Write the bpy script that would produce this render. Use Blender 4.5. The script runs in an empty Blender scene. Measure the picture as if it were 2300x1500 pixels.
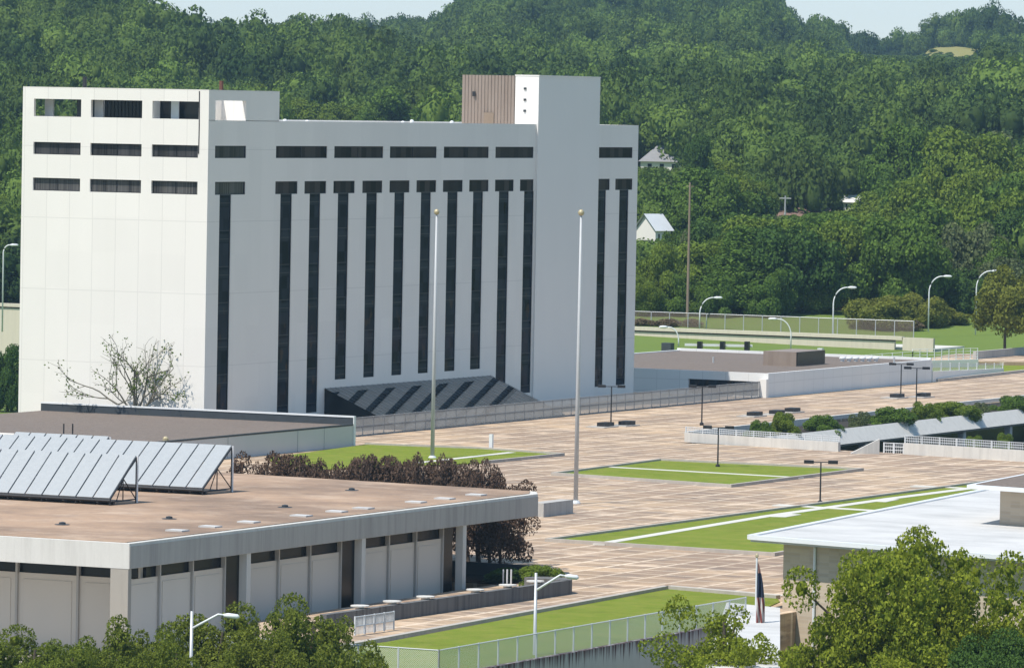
import bpy, math, random
import numpy as np
C = bpy.context.scene.collection
sc = bpy.context.scene
random.seed(7); RNG = np.random.default_rng(7)
R_ = math.radians

# ------------------------------------------------------------------ camera
F = 12756.; PITCH = .0400856; ROLL = .01846818; YAW = .4554241; H = 34.
_d = np.array([-math.sin(YAW)*math.cos(PITCH), math.cos(YAW)*math.cos(PITCH), -math.sin(PITCH)])
_r = np.array([math.cos(YAW), math.sin(YAW), 0.]); _n = np.cross(_d, _r)
RM = np.array([math.cos(ROLL)*_r - math.sin(ROLL)*_n, math.sin(ROLL)*_r + math.cos(ROLL)*_n, _d])
CAM = np.array([0, 0, H])
from mathutils import Matrix, Vector
cd = bpy.data.cameras.new('camera'); cam = bpy.data.objects.new('camera', cd); C.objects.link(cam)
cd.sensor_width = 36; cd.lens = F*36/2300; cd.clip_start = 1; cd.clip_end = 30000
M = Matrix.Identity(4)
for i in range(3):
    M[i][0] = RM[0][i]; M[i][1] = -RM[1][i]; M[i][2] = -RM[2][i]; M[i][3] = CAM[i]
cam.matrix_world = M
sc.camera = cam

# ------------------------------------------------------------------ sky and sun
SUNV = np.array([.20, .54, -1.]); SUNV /= np.linalg.norm(SUNV)
w = bpy.data.worlds.new('World'); sc.world = w; w.use_nodes = True
nt = w.node_tree; nt.nodes.clear()
sky = nt.nodes.new('ShaderNodeTexSky'); sky.sky_type = 'NISHITA'; sky.sun_disc = False
sky.sun_elevation = math.asin(-SUNV[2]); sky.sun_rotation = math.atan2(-SUNV[0], -SUNV[1])
sky.air_density = .75; sky.dust_density = 0.; sky.ozone_density = 2.5; sky.altitude = 1500
bg = nt.nodes.new('ShaderNodeBackground'); bg.inputs[1].default_value = .15
wo = nt.nodes.new('ShaderNodeOutputWorld')
gm = nt.nodes.new('ShaderNodeGamma'); gm.inputs[1].default_value = .25
hs = nt.nodes.new('ShaderNodeHueSaturation'); hs.inputs['Saturation'].default_value = 2.3; hs.inputs['Value'].default_value = 1.68
nt.links.new(sky.outputs[0], gm.inputs[0]); nt.links.new(gm.outputs[0], hs.inputs['Color']); nt.links.new(hs.outputs[0], bg.inputs[0]); nt.links.new(bg.outputs[0], wo.inputs[0])
sl = bpy.data.lights.new('sun', 'SUN'); sl.energy = 2.5; sl.angle = R_(.5); sl.color = (1, .945, .86)
so = bpy.data.objects.new('sun', sl); C.objects.link(so)
so.rotation_euler = Vector(SUNV).to_track_quat('-Z', 'Y').to_euler(); so.location = (-300, 200, 300)
sc.view_settings.view_transform = 'Standard'; sc.view_settings.look = 'None'
sc.view_settings.exposure = 1.12; sc.view_settings.gamma = 1
sc.render.engine = 'CYCLES'
sc.cycles.use_denoising = True
sc.cycles.max_bounces = 6; sc.cycles.diffuse_bounces = 3; sc.cycles.volume_bounces = 0
sc.cycles.transparent_max_bounces = 12

# ------------------------------------------------------------------ pixel (2300x1500) to place
def ray(px, py): return RM.T @ np.array([(px-1150)/F, (py-750)/F, 1.])
def P(px, py, z=0.): v = ray(px, py); return CAM + v*((z-H)/v[2])
def PX(px, py, x): v = ray(px, py); return CAM + v*(x/v[0])
def PY(px, py, y): v = ray(px, py); return CAM + v*(y/v[1])
def PD(px, py, D): return CAM + ray(px, py)*D
def proj(p):
    q = RM @ (np.asarray(p, float)-CAM); return 1150+F*q[0]/q[2], 750+F*q[1]/q[2], q[2]
def projn(p):
    q = (p-CAM) @ RM.T; return 1150+F*q[:, 0]/q[:, 2], 750+F*q[:, 1]/q[:, 2], q[:, 2]

# ------------------------------------------------------------------ materials
class NT:
    def __init__(s, name):
        s.m = bpy.data.materials.new(name); s.m.use_nodes = True; s.t = s.m.node_tree; s.t.nodes.clear()
        s.out = s.n('ShaderNodeOutputMaterial')
    def n(s, k, **kw):
        x = s.t.nodes.new(k)
        for a, b in kw.items(): setattr(x, a, b)
        return x
    def l(s, a, b): s.t.links.new(a, b)
    def set(s, sock, v):
        if hasattr(v, 'node'): s.l(v, sock)
        elif isinstance(v, tuple) and len(v) == 3 and sock.type == 'RGBA': sock.default_value = (*v, 1)
        else: sock.default_value = v
    def pos(s): return s.n('ShaderNodeNewGeometry').outputs['Position']
    def math(s, op, a, b=0., c=0.):
        x = s.n('ShaderNodeMath', operation=op)
        for i, v in enumerate((a, b, c)): s.set(x.inputs[i], v)
        return x.outputs[0]
    def xyz(s, v):
        x = s.n('ShaderNodeSeparateXYZ'); s.l(v, x.inputs[0]); return x.outputs
    def noise(s, scale=(1, 1, 1), detail=4, rough=.55, v=None, off=(0, 0, 0)):
        mp = s.n('ShaderNodeMapping'); s.l(v or s.pos(), mp.inputs[0]); mp.inputs['Scale'].default_value = scale
        mp.inputs['Location'].default_value = off
        x = s.n('ShaderNodeTexNoise'); s.l(mp.outputs[0], x.inputs['Vector']); x.inputs['Scale'].default_value = 1
        x.inputs['Detail'].default_value = detail; x.inputs['Roughness'].default_value = rough
        return x.outputs[0]
    def ramp(s, f, stops):
        x = s.n('ShaderNodeValToRGB'); s.l(f, x.inputs[0]); e = x.color_ramp.elements
        while len(e) < len(stops): e.new(.5)
        for i, (p, c) in enumerate(stops): e[i].position = p; e[i].color = (*c, 1)
        return x.outputs[0]
    def mix(s, f, a, b, mode='MIX'):
        x = s.n('ShaderNodeMix', data_type='RGBA', blend_type=mode)
        s.set(x.inputs[0], f); s.set(x.inputs[6], a); s.set(x.inputs[7], b); return x.outputs[2]
    def line(s, c, period, width, off=0.):
        return s.math('LESS_THAN', s.math('FRACT', s.math('DIVIDE', s.math('ADD', c, off), period)), width/period)
    def cell(s, c, period, off=0.):
        return s.math('FLOOR', s.math('DIVIDE', s.math('ADD', c, off), period))
    def white(s, a, b, c=0.):
        cb = s.n('ShaderNodeCombineXYZ')
        for i, v in enumerate((a, b, c)): s.set(cb.inputs[i], v)
        x = s.n('ShaderNodeTexWhiteNoise', noise_dimensions='3D'); s.l(cb.outputs[0], x.inputs[0]); return x.outputs[0]
    def done(s, col, rough=.8, spec=.3, metal=0., bump=None, bd=.1):
        b = s.n('ShaderNodeBsdfPrincipled'); s.set(b.inputs['Base Color'], col); s.set(b.inputs['Roughness'], rough)
        s.set(b.inputs['Metallic'], metal); s.set(b.inputs['Specular IOR Level'], spec)
        if bump is not None:
            bn = s.n('ShaderNodeBump'); s.l(bump, bn.inputs['Height']); bn.inputs['Distance'].default_value = bd
            s.l(bn.outputs[0], b.inputs['Normal'])
        s.l(b.outputs[0], s.out.inputs[0]); return s.m

def plain(name, a, b=None, sc_=(1, 1, 1), rough=.7, spec=.3, metal=0.):
    t = NT(name)
    b = b or tuple(x*.8 for x in a)
    return t.done(t.mix(t.noise(sc_), a, b), rough, spec, metal)

def wall_mat(name, a, b, jx, jy, jz, dark=.93, stain=.5):
    t = NT(name); x, y, z = t.xyz(t.pos())
    c = t.mix(t.noise((.5, .5, .06), 5), a, b)
    c = t.mix(t.math('MULTIPLY', t.noise((.12, .12, .1), 3, off=(7, 3, 0)), stain), c, tuple(v*.86 for v in a))
    if jx: c = t.mix(t.math('MULTIPLY', t.white(t.cell(x, jx, 1000.3), t.cell(y, jx, 1000.3), t.cell(z, 3.65, 1000)), .16), c, tuple(v*.72 for v in a))
    k = None
    for s, pr in ((x, jx), (y, jy), (z, jz)):
        if pr:
            ln = t.line(s, pr, .09, 1000.3)
            k = ln if k is None else t.math('MAXIMUM', k, ln)
    if k is not None: c = t.mix(k, c, t.mix(.5, c, tuple(v*dark*.72 for v in a)))
    return t.done(c, .75, .25)

def streak_mat(name, a, b, dk, amt=.6):
    t = NT(name)
    c = t.mix(t.noise((1.5, 1.5, .15), 5), a, b)
    st = t.ramp(t.noise((2.2, 2.2, .12), 4, .6, off=(3, 9, 1)), [(.45, (0, 0, 0)), (.75, (1, 1, 1))])
    c = t.mix(t.math('MULTIPLY', st, amt), c, dk)
    c = t.mix(t.math('MULTIPLY', t.noise((8, 8, 8), 3), .25), c, tuple(v*.6 for v in a))
    return t.done(c, .85, .2)

def glass_mat(name, base, spec=.35, rough=.08, vary=.6, stripes=0., warm=False):
    t = NT(name); x, y, z = t.xyz(t.pos())
    u = t.math('ADD', x, y)
    rnd = t.white(t.cell(u, 1.15, 500), t.cell(z, 1.22, 100))
    c = t.mix(t.math('MULTIPLY', rnd, vary), tuple(v*.45 for v in base), tuple(min(1, v*4.0) for v in base))
    sp = t.line(z, 3.65, .85, 100.8)
    c = t.mix(t.math('MULTIPLY', sp, .6), c, (.034, .042, .052))
    if stripes:
        wv = t.noise((7, 7, .05), 2, off=(2, 2, 2))
        c = t.mix(t.math('MULTIPLY', t.ramp(wv, [(.4, (0, 0, 0)), (.62, (1, 1, 1))]), stripes), c, (.13, .125, .12))
    if warm:
        wv = t.ramp(t.noise((.9, .9, .5), 3, off=(5, 1, 2)), [(.58, (0, 0, 0)), (.7, (1, 1, 1))])
        lo = t.math('MULTIPLY', wv, t.math('LESS_THAN', z, 13.))
        c = t.mix(t.math('MULTIPLY', lo, .6), c, (.09, .055, .03))
    return t.done(c, rough, spec)

def leaf_mat(name, lo, hi, trans=.25, inst=False):
    t = NT(name)
    at = t.n('ShaderNodeAttribute', attribute_name='tint')
    fac = at.outputs['Fac']
    if inst:
        a2 = t.n('ShaderNodeAttribute', attribute_name='tree_tint', attribute_type='INSTANCER'); fac = t.math('ADD', t.math('MULTIPLY', a2.outputs['Fac'], .92), t.math('MULTIPLY', fac, .08))
    c = t.mix(fac, lo, hi)
    c = t.mix(t.math('MULTIPLY', t.noise((.05, .05, .05), 2), .5), c, tuple(v*f for v, f in zip(hi, (1.15, .85, .7))))
    df = t.n('ShaderNodeBsdfDiffuse'); tr = t.n('ShaderNodeBsdfTranslucent'); mx = t.n('ShaderNodeMixShader')
    t.l(c, df.inputs[0]); t.l(c, tr.inputs[0]); mx.inputs[0].default_value = trans
    t.l(df.outputs[0], mx.inputs[1]); t.l(tr.outputs[0], mx.inputs[2]); t.l(mx.outputs[0], t.out.inputs[0])
    return t.m

MAT = {}
MAT['white'] = wall_mat('white_panel', (.85, .815, .765), (.78, .75, .70), 2.72, 0, 7.3, .97)
MAT['white_plain'] = wall_mat('white_paint', (.83, .80, .76), (.79, .765, .725), 0, 0, 0)
MAT['annexwall'] = wall_mat('annex_wall', (.78, .78, .77), (.72, .725, .72), 3.0, 3.0, 1.5)
MAT['greywall'] = wall_mat('grey_wall', (.60, .575, .56), (.54, .52, .51), 0, 0, 0)
MAT['pale'] = plain('pale_grey_metal', (.62, .64, .65), (.52, .54, .56), rough=.45)
MAT['steel'] = plain('galvanised_steel', (.55, .56, .57), (.45, .46, .47), rough=.4, metal=.3)
MAT['lampwhite'] = plain('white_lamp_paint', (.75, .76, .77), (.65, .66, .67), rough=.4)
MAT['poleg'] = plain('grey_pole_paint', (.50, .51, .52), (.42, .43, .44), rough=.4)
MAT['fencegrey'] = plain('weathered_grey_metal', (.34, .345, .35), (.26, .265, .27), rough=.5)
MAT['dark'] = plain('dark_metal', (.03, .03, .033), (.02, .02, .022), rough=.5)
MAT['frame'] = plain('dark_bronze_frame', (.02, .021, .023), (.015, .015, .016), rough=.5)
MAT['flash'] = plain('dark_flashing', (.055, .065, .075), (.04, .045, .05), rough=.6)
MAT['brownmetal'] = None
t = NT('brown_ribbed_metal'); x, y, z = t.xyz(t.pos())
rib = t.math('SINE', t.math('MULTIPLY', x, 2*math.pi/.42))
c = t.mix(t.noise((.8, .8, .5), 5), (.30, .245, .205), (.22, .17, .14))
c = t.mix(t.math('MULTIPLY', t.ramp(t.noise((1.2, 1.2, .1), 4, off=(4, 4, 4)), [(.5, (0, 0, 0)), (.8, (1, 1, 1))]), .5), c, (.14, .095, .07))
MAT['brownmetal'] = t.done(c, .6, .3)
MAT['conc'] = streak_mat('weathered_concrete', (.50, .475, .44), (.43, .41, .385), (.25, .23, .21), .5)
MAT['conc_w'] = streak_mat('pale_concrete', (.66, .635, .59), (.58, .56, .52), (.36, .34, .31), .4)
MAT['conc_col'] = streak_mat('tan_concrete', (.40, .36, .31), (.34, .31, .27), (.22, .2, .18), .4)
MAT['conc_p'] = streak_mat('dark_stained_concrete', (.20, .195, .19), (.13, .13, .13), (.04, .04, .04), .8)
MAT['conc_e'] = streak_mat('darker_concrete', (.46, .43, .40), (.37, .35, .325), (.22, .205, .19), .55)
MAT['conc_d'] = streak_mat('stained_concrete', (.34, .33, .32), (.27, .265, .26), (.055, .055, .055), .9)
t = NT('dripping_concrete'); x, y, z = t.xyz(t.pos())
c = t.mix(t.noise((1.2, 1.2, .2), 5), (.50, .48, .46), (.40, .385, .37))
dr = t.math('ADD', t.noise((2.6, 2.6, .1), 4, .65, off=(1, 5, 2)), t.math('MULTIPLY', z, .22))
c = t.mix(t.ramp(dr, [(.36, (0, 0, 0)), (.56, (1, 1, 1))]), c, (.09, .042, .04))
MAT['drip'] = t.done(c, .9, .2)
MAT['wallpan'] = wall_mat('beige_panel', (.66, .60, .53), (.59, .54, .475), 0, 0, 0)
MAT['black'] = plain('black_glazing_and_shade', (.012, .012, .013), (.008, .008, .009), rough=.25)
MAT['soil_and_shade'] = plain('dark_soil_and_shade', (.05, .04, .03), (.03, .025, .02), rough=.95)
MAT['glass'] = glass_mat('dark_glass', (.010, .012, .017), warm=True, spec=.03)
MAT['glass_top'] = glass_mat('dark_glass_brown', (.024, .020, .019), spec=.03)
MAT['glass_str'] = glass_mat('curtained_glass', (.03, .03, .032), stripes=.75, spec=.1)
MAT['glass_some'] = glass_mat('half_curtained_glass', (.02, .02, .022), stripes=.25, spec=.1)
# gravel roofs
def gravel(name, a, b, dk):
    t = NT(name)
    c = t.mix(t.noise((.25, .25, .25), 5, .6), a, b)
    c = t.mix(t.ramp(t.noise((3.5, 3.5, 3.5), 3, .7), [(.4, (0, 0, 0)), (.65, (1, 1, 1))]), c, t.mix(.4, c, dk))
    return t.done(c, .95, .1)
MAT['gravel'] = gravel('brown_gravel', (.215, .175, .15), (.175, .145, .125), (.08, .065, .055))
t = NT('tan_roof')
c = t.mix(t.ramp(t.noise((.09, .09, .1), 5, .65), [(.38, (0, 0, 0)), (.62, (1, 1, 1))]), (.40, .275, .19), (.235, .168, .125))
c = t.mix(t.math('MULTIPLY', t.ramp(t.noise((.35, .35, .35), 4, .6, off=(3, 1, 0)), [(.55, (0, 0, 0)), (.8, (1, 1, 1))]), .6), c, (.22, .165, .135))
c = t.mix(t.math('MULTIPLY', t.ramp(t.noise((.2, .26, .3), 5, .7, off=(8, 2, 0)), [(.5, (0, 0, 0)), (.72, (1, 1, 1))]), .5), c, (.58, .45, .345))
c = t.mix(t.math('MULTIPLY', t.ramp(t.noise((1.4, 1.4, 1.4), 5, .7, off=(1, 6, 0)), [(.5, (0, 0, 0)), (.7, (1, 1, 1))]), .4), c, (.22, .16, .13))
MAT['tanroof'] = t.done(c, .95, .1)
# plaza paving
t = NT('tan_paving'); x, y, z = t.xyz(t.pos())
PT = 3.25
rnd = t.white(t.cell(x, PT, 900), t.cell(y, PT, 10))
c = t.mix(rnd, (.50, .355, .23), (.33, .24, .165))
c = t.mix(t.ramp(t.noise((.035, .05, 1), 4, .6), [(.42, (0, 0, 0)), (.58, (1, 1, 1))]), c, t.mix(.7, c, (.25, .175, .13)))
c = t.mix(t.math('MULTIPLY', t.ramp(t.noise((.25, .3, 1), 5, .65, off=(2, 8, 0)), [(.5, (0, 0, 0)), (.64, (1, 1, 1))]), .75), c, (.205, .16, .13))
c = t.mix(t.math('MULTIPLY', t.ramp(t.noise((.18, .22, 1), 5, .65, off=(12, 3, 0)), [(.53, (0, 0, 0)), (.66, (1, 1, 1))]), .65), c, (.72, .555, .41))
j = t.math('MAXIMUM', t.line(x, PT, .34, 900), t.line(y, PT, .34, 10))
c = t.mix(t.math('MULTIPLY', j, t.math('MULTIPLY', t.noise((.08, .08, 1), 3, off=(1, 1, 1)), 1.25)), c, (.72, .59, .45))
fj = t.math('MAXIMUM', t.line(x, PT/3, .05, 900), t.line(y, PT/3, .05, 10))
c = t.mix(t.math('MULTIPLY', fj, .35), c, (.2, .16, .13))
MAT['paving'] = t.done(c, .85, .2)
# lawns and ground
def grass(name, a, b, c3):
    t = NT(name)
    c = t.mix(t.noise((.12, .12, .12), 4), a, b)
    c = t.mix(t.math('MULTIPLY', t.ramp(t.noise((.5, .5, .5), 5, .7, off=(4, 2, 0)), [(.42, (0, 0, 0)), (.66, (1, 1, 1))]), .8), c, c3)
    c = t.mix(t.math('MULTIPLY', t.ramp(t.noise((.3, .3, .3), 5, .7, off=(9, 5, 0)), [(.52, (0, 0, 0)), (.7, (1, 1, 1))]), .45), c, tuple(v*.6 for v in b))
    nz = t.noise((9, 9, 9), 3, .7)
    c = t.mix(t.math('MULTIPLY', nz, .5), c, tuple(v*.5 for v in a))
    return t.done(c, .95, .1, bump=nz, bd=.15)
MAT['lawn'] = grass('lawn_grass', (.25, .315, .038), (.18, .25, .032), (.315, .315, .068))
MAT['meadow'] = grass('dry_meadow', (.32, .30, .10), (.26, .26, .09), (.36, .31, .13))
t = NT('ground_grass')
c = t.mix(t.noise((.03, .03, .03), 4), (.165, .225, .045), (.125, .185, .038))
c = t.mix(t.math('MULTIPLY', t.noise((.6, .6, .6), 4, .7), .5), c, (.085, .115, .03))
MAT['ground'] = t.done(c, .95, .1)
MAT['curb'] = streak_mat('kerb_concrete', (.50, .455, .40), (.40, .36, .32), (.2, .18, .16), .3)
MAT['path'] = plain('pale_path', (.62, .60, .55), (.52, .50, .45), (.4, .4, .4), rough=.9)
MAT['whiteroof'] = None
t = NT('white_membrane')
c = t.mix(t.ramp(t.noise((.15, .25, .2), 5, .6), [(.4, (0, 0, 0)), (.7, (1, 1, 1))]), (.56, .55, .535), (.42, .415, .405))
c = t.mix(t.math('MULTIPLY', t.ramp(t.noise((.9, .9, .9), 4, .6), [(.66, (0, 0, 0)), (.8, (1, 1, 1))]), .5), c, (.34, .33, .31))
MAT['whiteroof'] = t.done(c, .8, .2)
# tan brick with courses
t = NT('tan_brick'); x, y, z = t.xyz(t.pos())
rnd = t.white(t.cell(t.math('ADD', x, y), .6, 500), t.cell(z, .25, 50))
c = t.mix(rnd, (.54, .45, .34), (.46, .375, .285))
c = t.mix(t.math('MULTIPLY', t.line(z, .25, .05, 50), .4), c, (.5, .45, .38))
MAT['brick'] = t.done(c, .9, .15)
MAT['redbrick'] = plain('red_brick', (.19, .085, .06), (.13, .06, .045), (2, 2, 2), rough=.9)
MAT['barrier'] = streak_mat('cream_barrier', (.66, .60, .48), (.60, .545, .44), (.40, .36, .29), .3)
MAT['shingle'] = plain('grey_shingle', (.30, .30, .31), (.22, .22, .23), (1, 1, 1), rough=.9)
MAT['brownroof'] = plain('brown_shingle', (.24, .15, .12), (.17, .12, .10), (1, 1, 1), rough=.9)
MAT['bark'] = plain('bark', (.10, .08, .06), (.06, .05, .04), (3, 3, .6), rough=.95)
MAT['barkgrey'] = plain('grey_bark', (.20, .185, .145), (.13, .12, .095), (3, 3, .6), rough=.95)
MAT['woodpole'] = plain('wooden_pole', (.26, .20, .15), (.20, .15, .11), (2, 2, .3), rough=.9)
MAT['gold'] = plain('gilded_ball', (.50, .43, .28), (.42, .36, .22), rough=.5, metal=.3)
t = NT('solar_cover'); 
c = t.mix(t.noise((2.5, 2.5, 2.5), 4, .7), (.41, .425, .43), (.32, .335, .345))
c = t.mix(t.math('MULTIPLY', t.ramp(t.noise((9, 9, 9), 3, .7), [(.5, (0, 0, 0)), (.7, (1, 1, 1))]), .35), c, (.26, .29, .31))
MAT['solar'] = t.done(c, .35, .4)
def mesh_fence(name, col, cover, cell=.12):
    t = NT(name); x, y, z = t.xyz(t.pos())
    b = t.n('ShaderNodeBsdfPrincipled'); t.set(b.inputs['Base Color'], col); b.inputs['Roughness'].default_value = .5
    tr = t.n('ShaderNodeBsdfTransparent'); mx = t.n('ShaderNodeMixShader')
    u = t.math('ADD', x, y)
    d1 = t.line(t.math('ADD', u, z), cell, cell*cover, 500); d2 = t.line(t.math('SUBTRACT', u, z), cell, cell*cover, 900)
    t.l(t.math('MAXIMUM', d1, d2), mx.inputs[0]); t.l(tr.outputs[0], mx.inputs[1]); t.l(b.outputs[0], mx.inputs[2])
    t.l(mx.outputs[0], t.out.inputs[0]); return t.m
MAT['chain'] = mesh_fence('chain_link', (.62, .66, .64), .13)
MAT['chain_d'] = mesh_fence('chain_link_rusty', (.26, .20, .15), .11, .16)
MAT['flag'] = None
GREENS = {
 'mid':   leaf_mat('leaf_mid', (.040, .090, .020), (.130, .225, .042)),
 'dark':  leaf_mat('leaf_dark', (.026, .066, .021), (.088, .165, .038)),
 'light': leaf_mat('leaf_light', (.075, .135, .022), (.175, .255, .045)),
 'olive': leaf_mat('leaf_olive', (.095, .120, .022), (.215, .250, .050)),
 'near':  leaf_mat('leaf_near', (.095, .150, .016), (.285, .350, .044), .35),
 'hedge': leaf_mat('leaf_hedge', (.075, .115, .020), (.190, .245, .045), .35),
 'plum':  leaf_mat('leaf_plum', (.070, .050, .038), (.165, .120, .092), .15),
 'grey':  leaf_mat('leaf_grey', (.08, .115, .055), (.15, .195, .085)),
 'dry': leaf_mat('leaf_dry', (.10, .08, .05), (.20, .165, .11)),
 'forest': leaf_mat('leaf_forest', (.012, .046, .022), (.150, .240, .050), inst=True),
}

# ------------------------------------------------------------------ mesh helpers
class MB:
    def __init__(s): s.v = []; s.f = []; s.mi = []; s.m = 0
    def add(s, vs, fs):
        b = len(s.v); s.v += [tuple(float(c) for c in q) for q in vs]
        for f in fs: s.f.append(tuple(b+i for i in f)); s.mi.append(s.m)
        return s
    def box(s, x0, y0, z0, x1, y1, z1):
        x0, x1 = sorted((x0, x1)); y0, y1 = sorted((y0, y1)); z0, z1 = sorted((z0, z1))
        return s.add([(x0, y0, z0), (x1, y0, z0), (x1, y1, z0), (x0, y1, z0), (x0, y0, z1), (x1, y0, z1), (x1, y1, z1), (x0, y1, z1)],
              [(0, 3, 2, 1), (4, 5, 6, 7), (0, 1, 5, 4), (1, 2, 6, 5), (2, 3, 7, 6), (3, 0, 4, 7)])
    def prism(s, poly, z0, z1):
        n = len(poly); z0 = z0 if hasattr(z0, '__len__') else [z0]*n; z1 = z1 if hasattr(z1, '__len__') else [z1]*n
        a = sum(poly[i][0]*poly[(i+1) % n][1]-poly[(i+1) % n][0]*poly[i][1] for i in range(n))
        if a < 0: poly = poly[::-1]; z0 = z0[::-1]; z1 = z1[::-1]
        vs = [(p[0], p[1], z) for p, z in zip(poly, z0)] + [(p[0], p[1], z) for p, z in zip(poly, z1)]
        fs = [tuple(range(n-1, -1, -1)), tuple(range(n, 2*n))] + [(i, (i+1) % n, n+(i+1) % n, n+i) for i in range(n)]
        return s.add(vs, fs)
    def slab(s, a, b, th, z0, z1, z0b=None, z1b=None):   # upright slab along a plan line
        a = np.array(a[:2], float); b = np.array(b[:2], float); d = b-a; d /= np.linalg.norm(d); n = np.array([d[1], -d[0]])*th/2
        z0b = z0 if z0b is None else z0b; z1b = z1 if z1b is None else z1b
        return s.prism([a+n, b+n, b-n, a-n], [z0, z0b, z0b, z0], [z1, z1b, z1b, z1])
    def tube(s, pts, rad, n=8, caps=True):
        pts = [np.asarray(p, float) for p in pts]; k = len(pts)
        rad = rad if hasattr(rad, '__len__') else [rad]*k
        vs = []
        for i, p in enumerate(pts):
            d = pts[min(i+1, k-1)]-pts[max(i-1, 0)]; d = d/(np.linalg.norm(d)+1e-9)
            u = np.cross(d, (0, 0, 1.) if abs(d[2]) < .9 else (1., 0, 0)); u /= np.linalg.norm(u); q = np.cross(d, u)
            for j in range(n):
                a = 2*math.pi*j/n; vs.append(p+rad[i]*(u*math.cos(a)+q*math.sin(a)))
        fs = [(i*n+j, i*n+(j+1) % n, (i+1)*n+(j+1) % n, (i+1)*n+j) for i in range(k-1) for j in range(n)]
        if caps: fs += [tuple(range(n-1, -1, -1)), tuple(range((k-1)*n, k*n))]
        return s.add(vs, fs)
    def lathe(s, c, prof, n=14):
        vs = []; k = len(prof)
        for r, z in prof:
            for j in range(n):
                a = 2*math.pi*j/n; vs.append((c[0]+r*math.cos(a), c[1]+r*math.sin(a), c[2]+z))
        return s.add(vs, [(i*n+j, i*n+(j+1) % n, (i+1)*n+(j+1) % n, (i+1)*n+j) for i in range(k-1) for j in range(n)] + [tuple(range(n-1, -1, -1)), tuple(range((k-1)*n, k*n))])
    def build(s, name, mats, parent=None, smooth=False):
        me = bpy.data.meshes.new(name); off = (0, 0, 0)
        if parent is not None:
            p = parent; off = Vector((0, 0, 0))
            while p is not None: off = off+Vector(p.location); p = p.parent
        v = [(a[0]-off[0], a[1]-off[1], a[2]-off[2]) for a in s.v]
        me.from_pydata(v, [], s.f)
        mats = mats if isinstance(mats, (list, tuple)) else [mats]
        for m in mats: me.materials.append(MAT[m] if isinstance(m, str) else m)
        if len(mats) > 1: me.polygons.foreach_set('material_index', s.mi)
        if smooth: me.polygons.foreach_set('use_smooth', [True]*len(s.f))
        me.update()
        o = bpy.data.objects.new(name, me); C.objects.link(o)
        if parent is not None: o.parent = parent
        return o
def tag(o, label=None, cat=None, group=None, kind=None):
    if label: o['label'] = label
    if cat: o['category'] = cat
    if group: o['group'] = group
    if kind: o['kind'] = kind
    return o
def empty(name, loc, label, cat, group=None):
    o = bpy.data.objects.new(name, None); o.empty_display_size = .5; C.objects.link(o); o.location = [float(c) for c in loc]
    return tag(o, label, cat, group)
def copy_tree(o, parent=None):
    c = o.copy(); C.objects.link(c)
    if parent is not None: c.parent = parent
    for ch in o.children: copy_tree(ch, c)
    return c
def structure(name, mb, m): return tag(mb.build(name, m), kind='structure')

def facade(mb, ax, const, out, a0, a1, z0, z1, holes, depth):
    """wall sheet in the plane ax=const facing out, with openings and their reveals; ax 'x' runs along y"""
    A = sorted({a0, a1, *[h[0] for h in holes], *[h[1] for h in holes]}); Z = sorted({z0, z1, *[h[2] for h in holes], *[h[3] for h in holes]})
    def pt(a, z, d=0): return (const-out*d, a, z) if ax == 'x' else (a, const-out*d, z)
    def inh(i, k):
        if i < 0 or k < 0 or i >= len(A)-1 or k >= len(Z)-1: return False
        a = (A[i]+A[i+1])/2; z = (Z[k]+Z[k+1])/2
        return any(h[0] < a < h[1] and h[2] < z < h[3] for h in holes)
    for i in range(len(A)-1):
        for k in range(len(Z)-1):
            if not inh(i, k):
                mb.add([pt(A[i], Z[k]), pt(A[i+1], Z[k]), pt(A[i+1], Z[k+1]), pt(A[i], Z[k+1])], [(0, 1, 2, 3)])
            else:
                for di, dk, p, q in ((-1, 0, (A[i], Z[k]), (A[i], Z[k+1])), (1, 0, (A[i+1], Z[k]), (A[i+1], Z[k+1])),
                                     (0, -1, (A[i], Z[k]), (A[i+1], Z[k])), (0, 1, (A[i], Z[k+1]), (A[i+1], Z[k+1]))):
                    if not inh(i+di, k+dk):
                        mb.add([pt(*p), pt(*q), pt(*q, depth), pt(*p, depth)], [(0, 1, 2, 3)])

def window(parent, ax, const, out, h, gm, nv=1, zs=(), fw=.07):
    """frame with mullions at the given recess, pane as its sub-part"""
    a0, a1, z0, z1 = h; m = MB()
    def bx(p0, p1, q0, q1, d0, d1):
        if ax == 'x': m.box(const-out*d0, p0, q0, const-out*d1, p1, q1)
        else: m.box(p0, const-out*d0, q0, p1, const-out*d1, q1)
    bx(a0, a0+fw, z0, z1, -.05, .04); bx(a1-fw, a1, z0, z1, -.05, .04)
    bx(a0+fw, a1-fw, z0, z0+fw, -.05, .04); bx(a0+fw, a1-fw, z1-fw, z1, -.05, .04)
    for i in range(1, nv+1):
        a = a0+(a1-a0)*i/(nv+1); bx(a-.035, a+.035, z0+fw, z1-fw, -.045, .04)
    for z in zs:
        if z0+.3 < z < z1-.3: bx(a0+fw, a1-fw, z-.04, z+.04, -.04, .04)
    f = m.build('window', 'frame', parent)
    g = MB()
    if ax == 'x': g.box(const-out*.05, a0+.02, z0+.02, const-out*.02, a1-.02, z1-.02)
    else: g.box(a0+.02, const-out*.05, z0+.02, a1-.02, const-out*.02, z1-.02)
    f2 = g.build('pane', gm, f)
    return f

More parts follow.
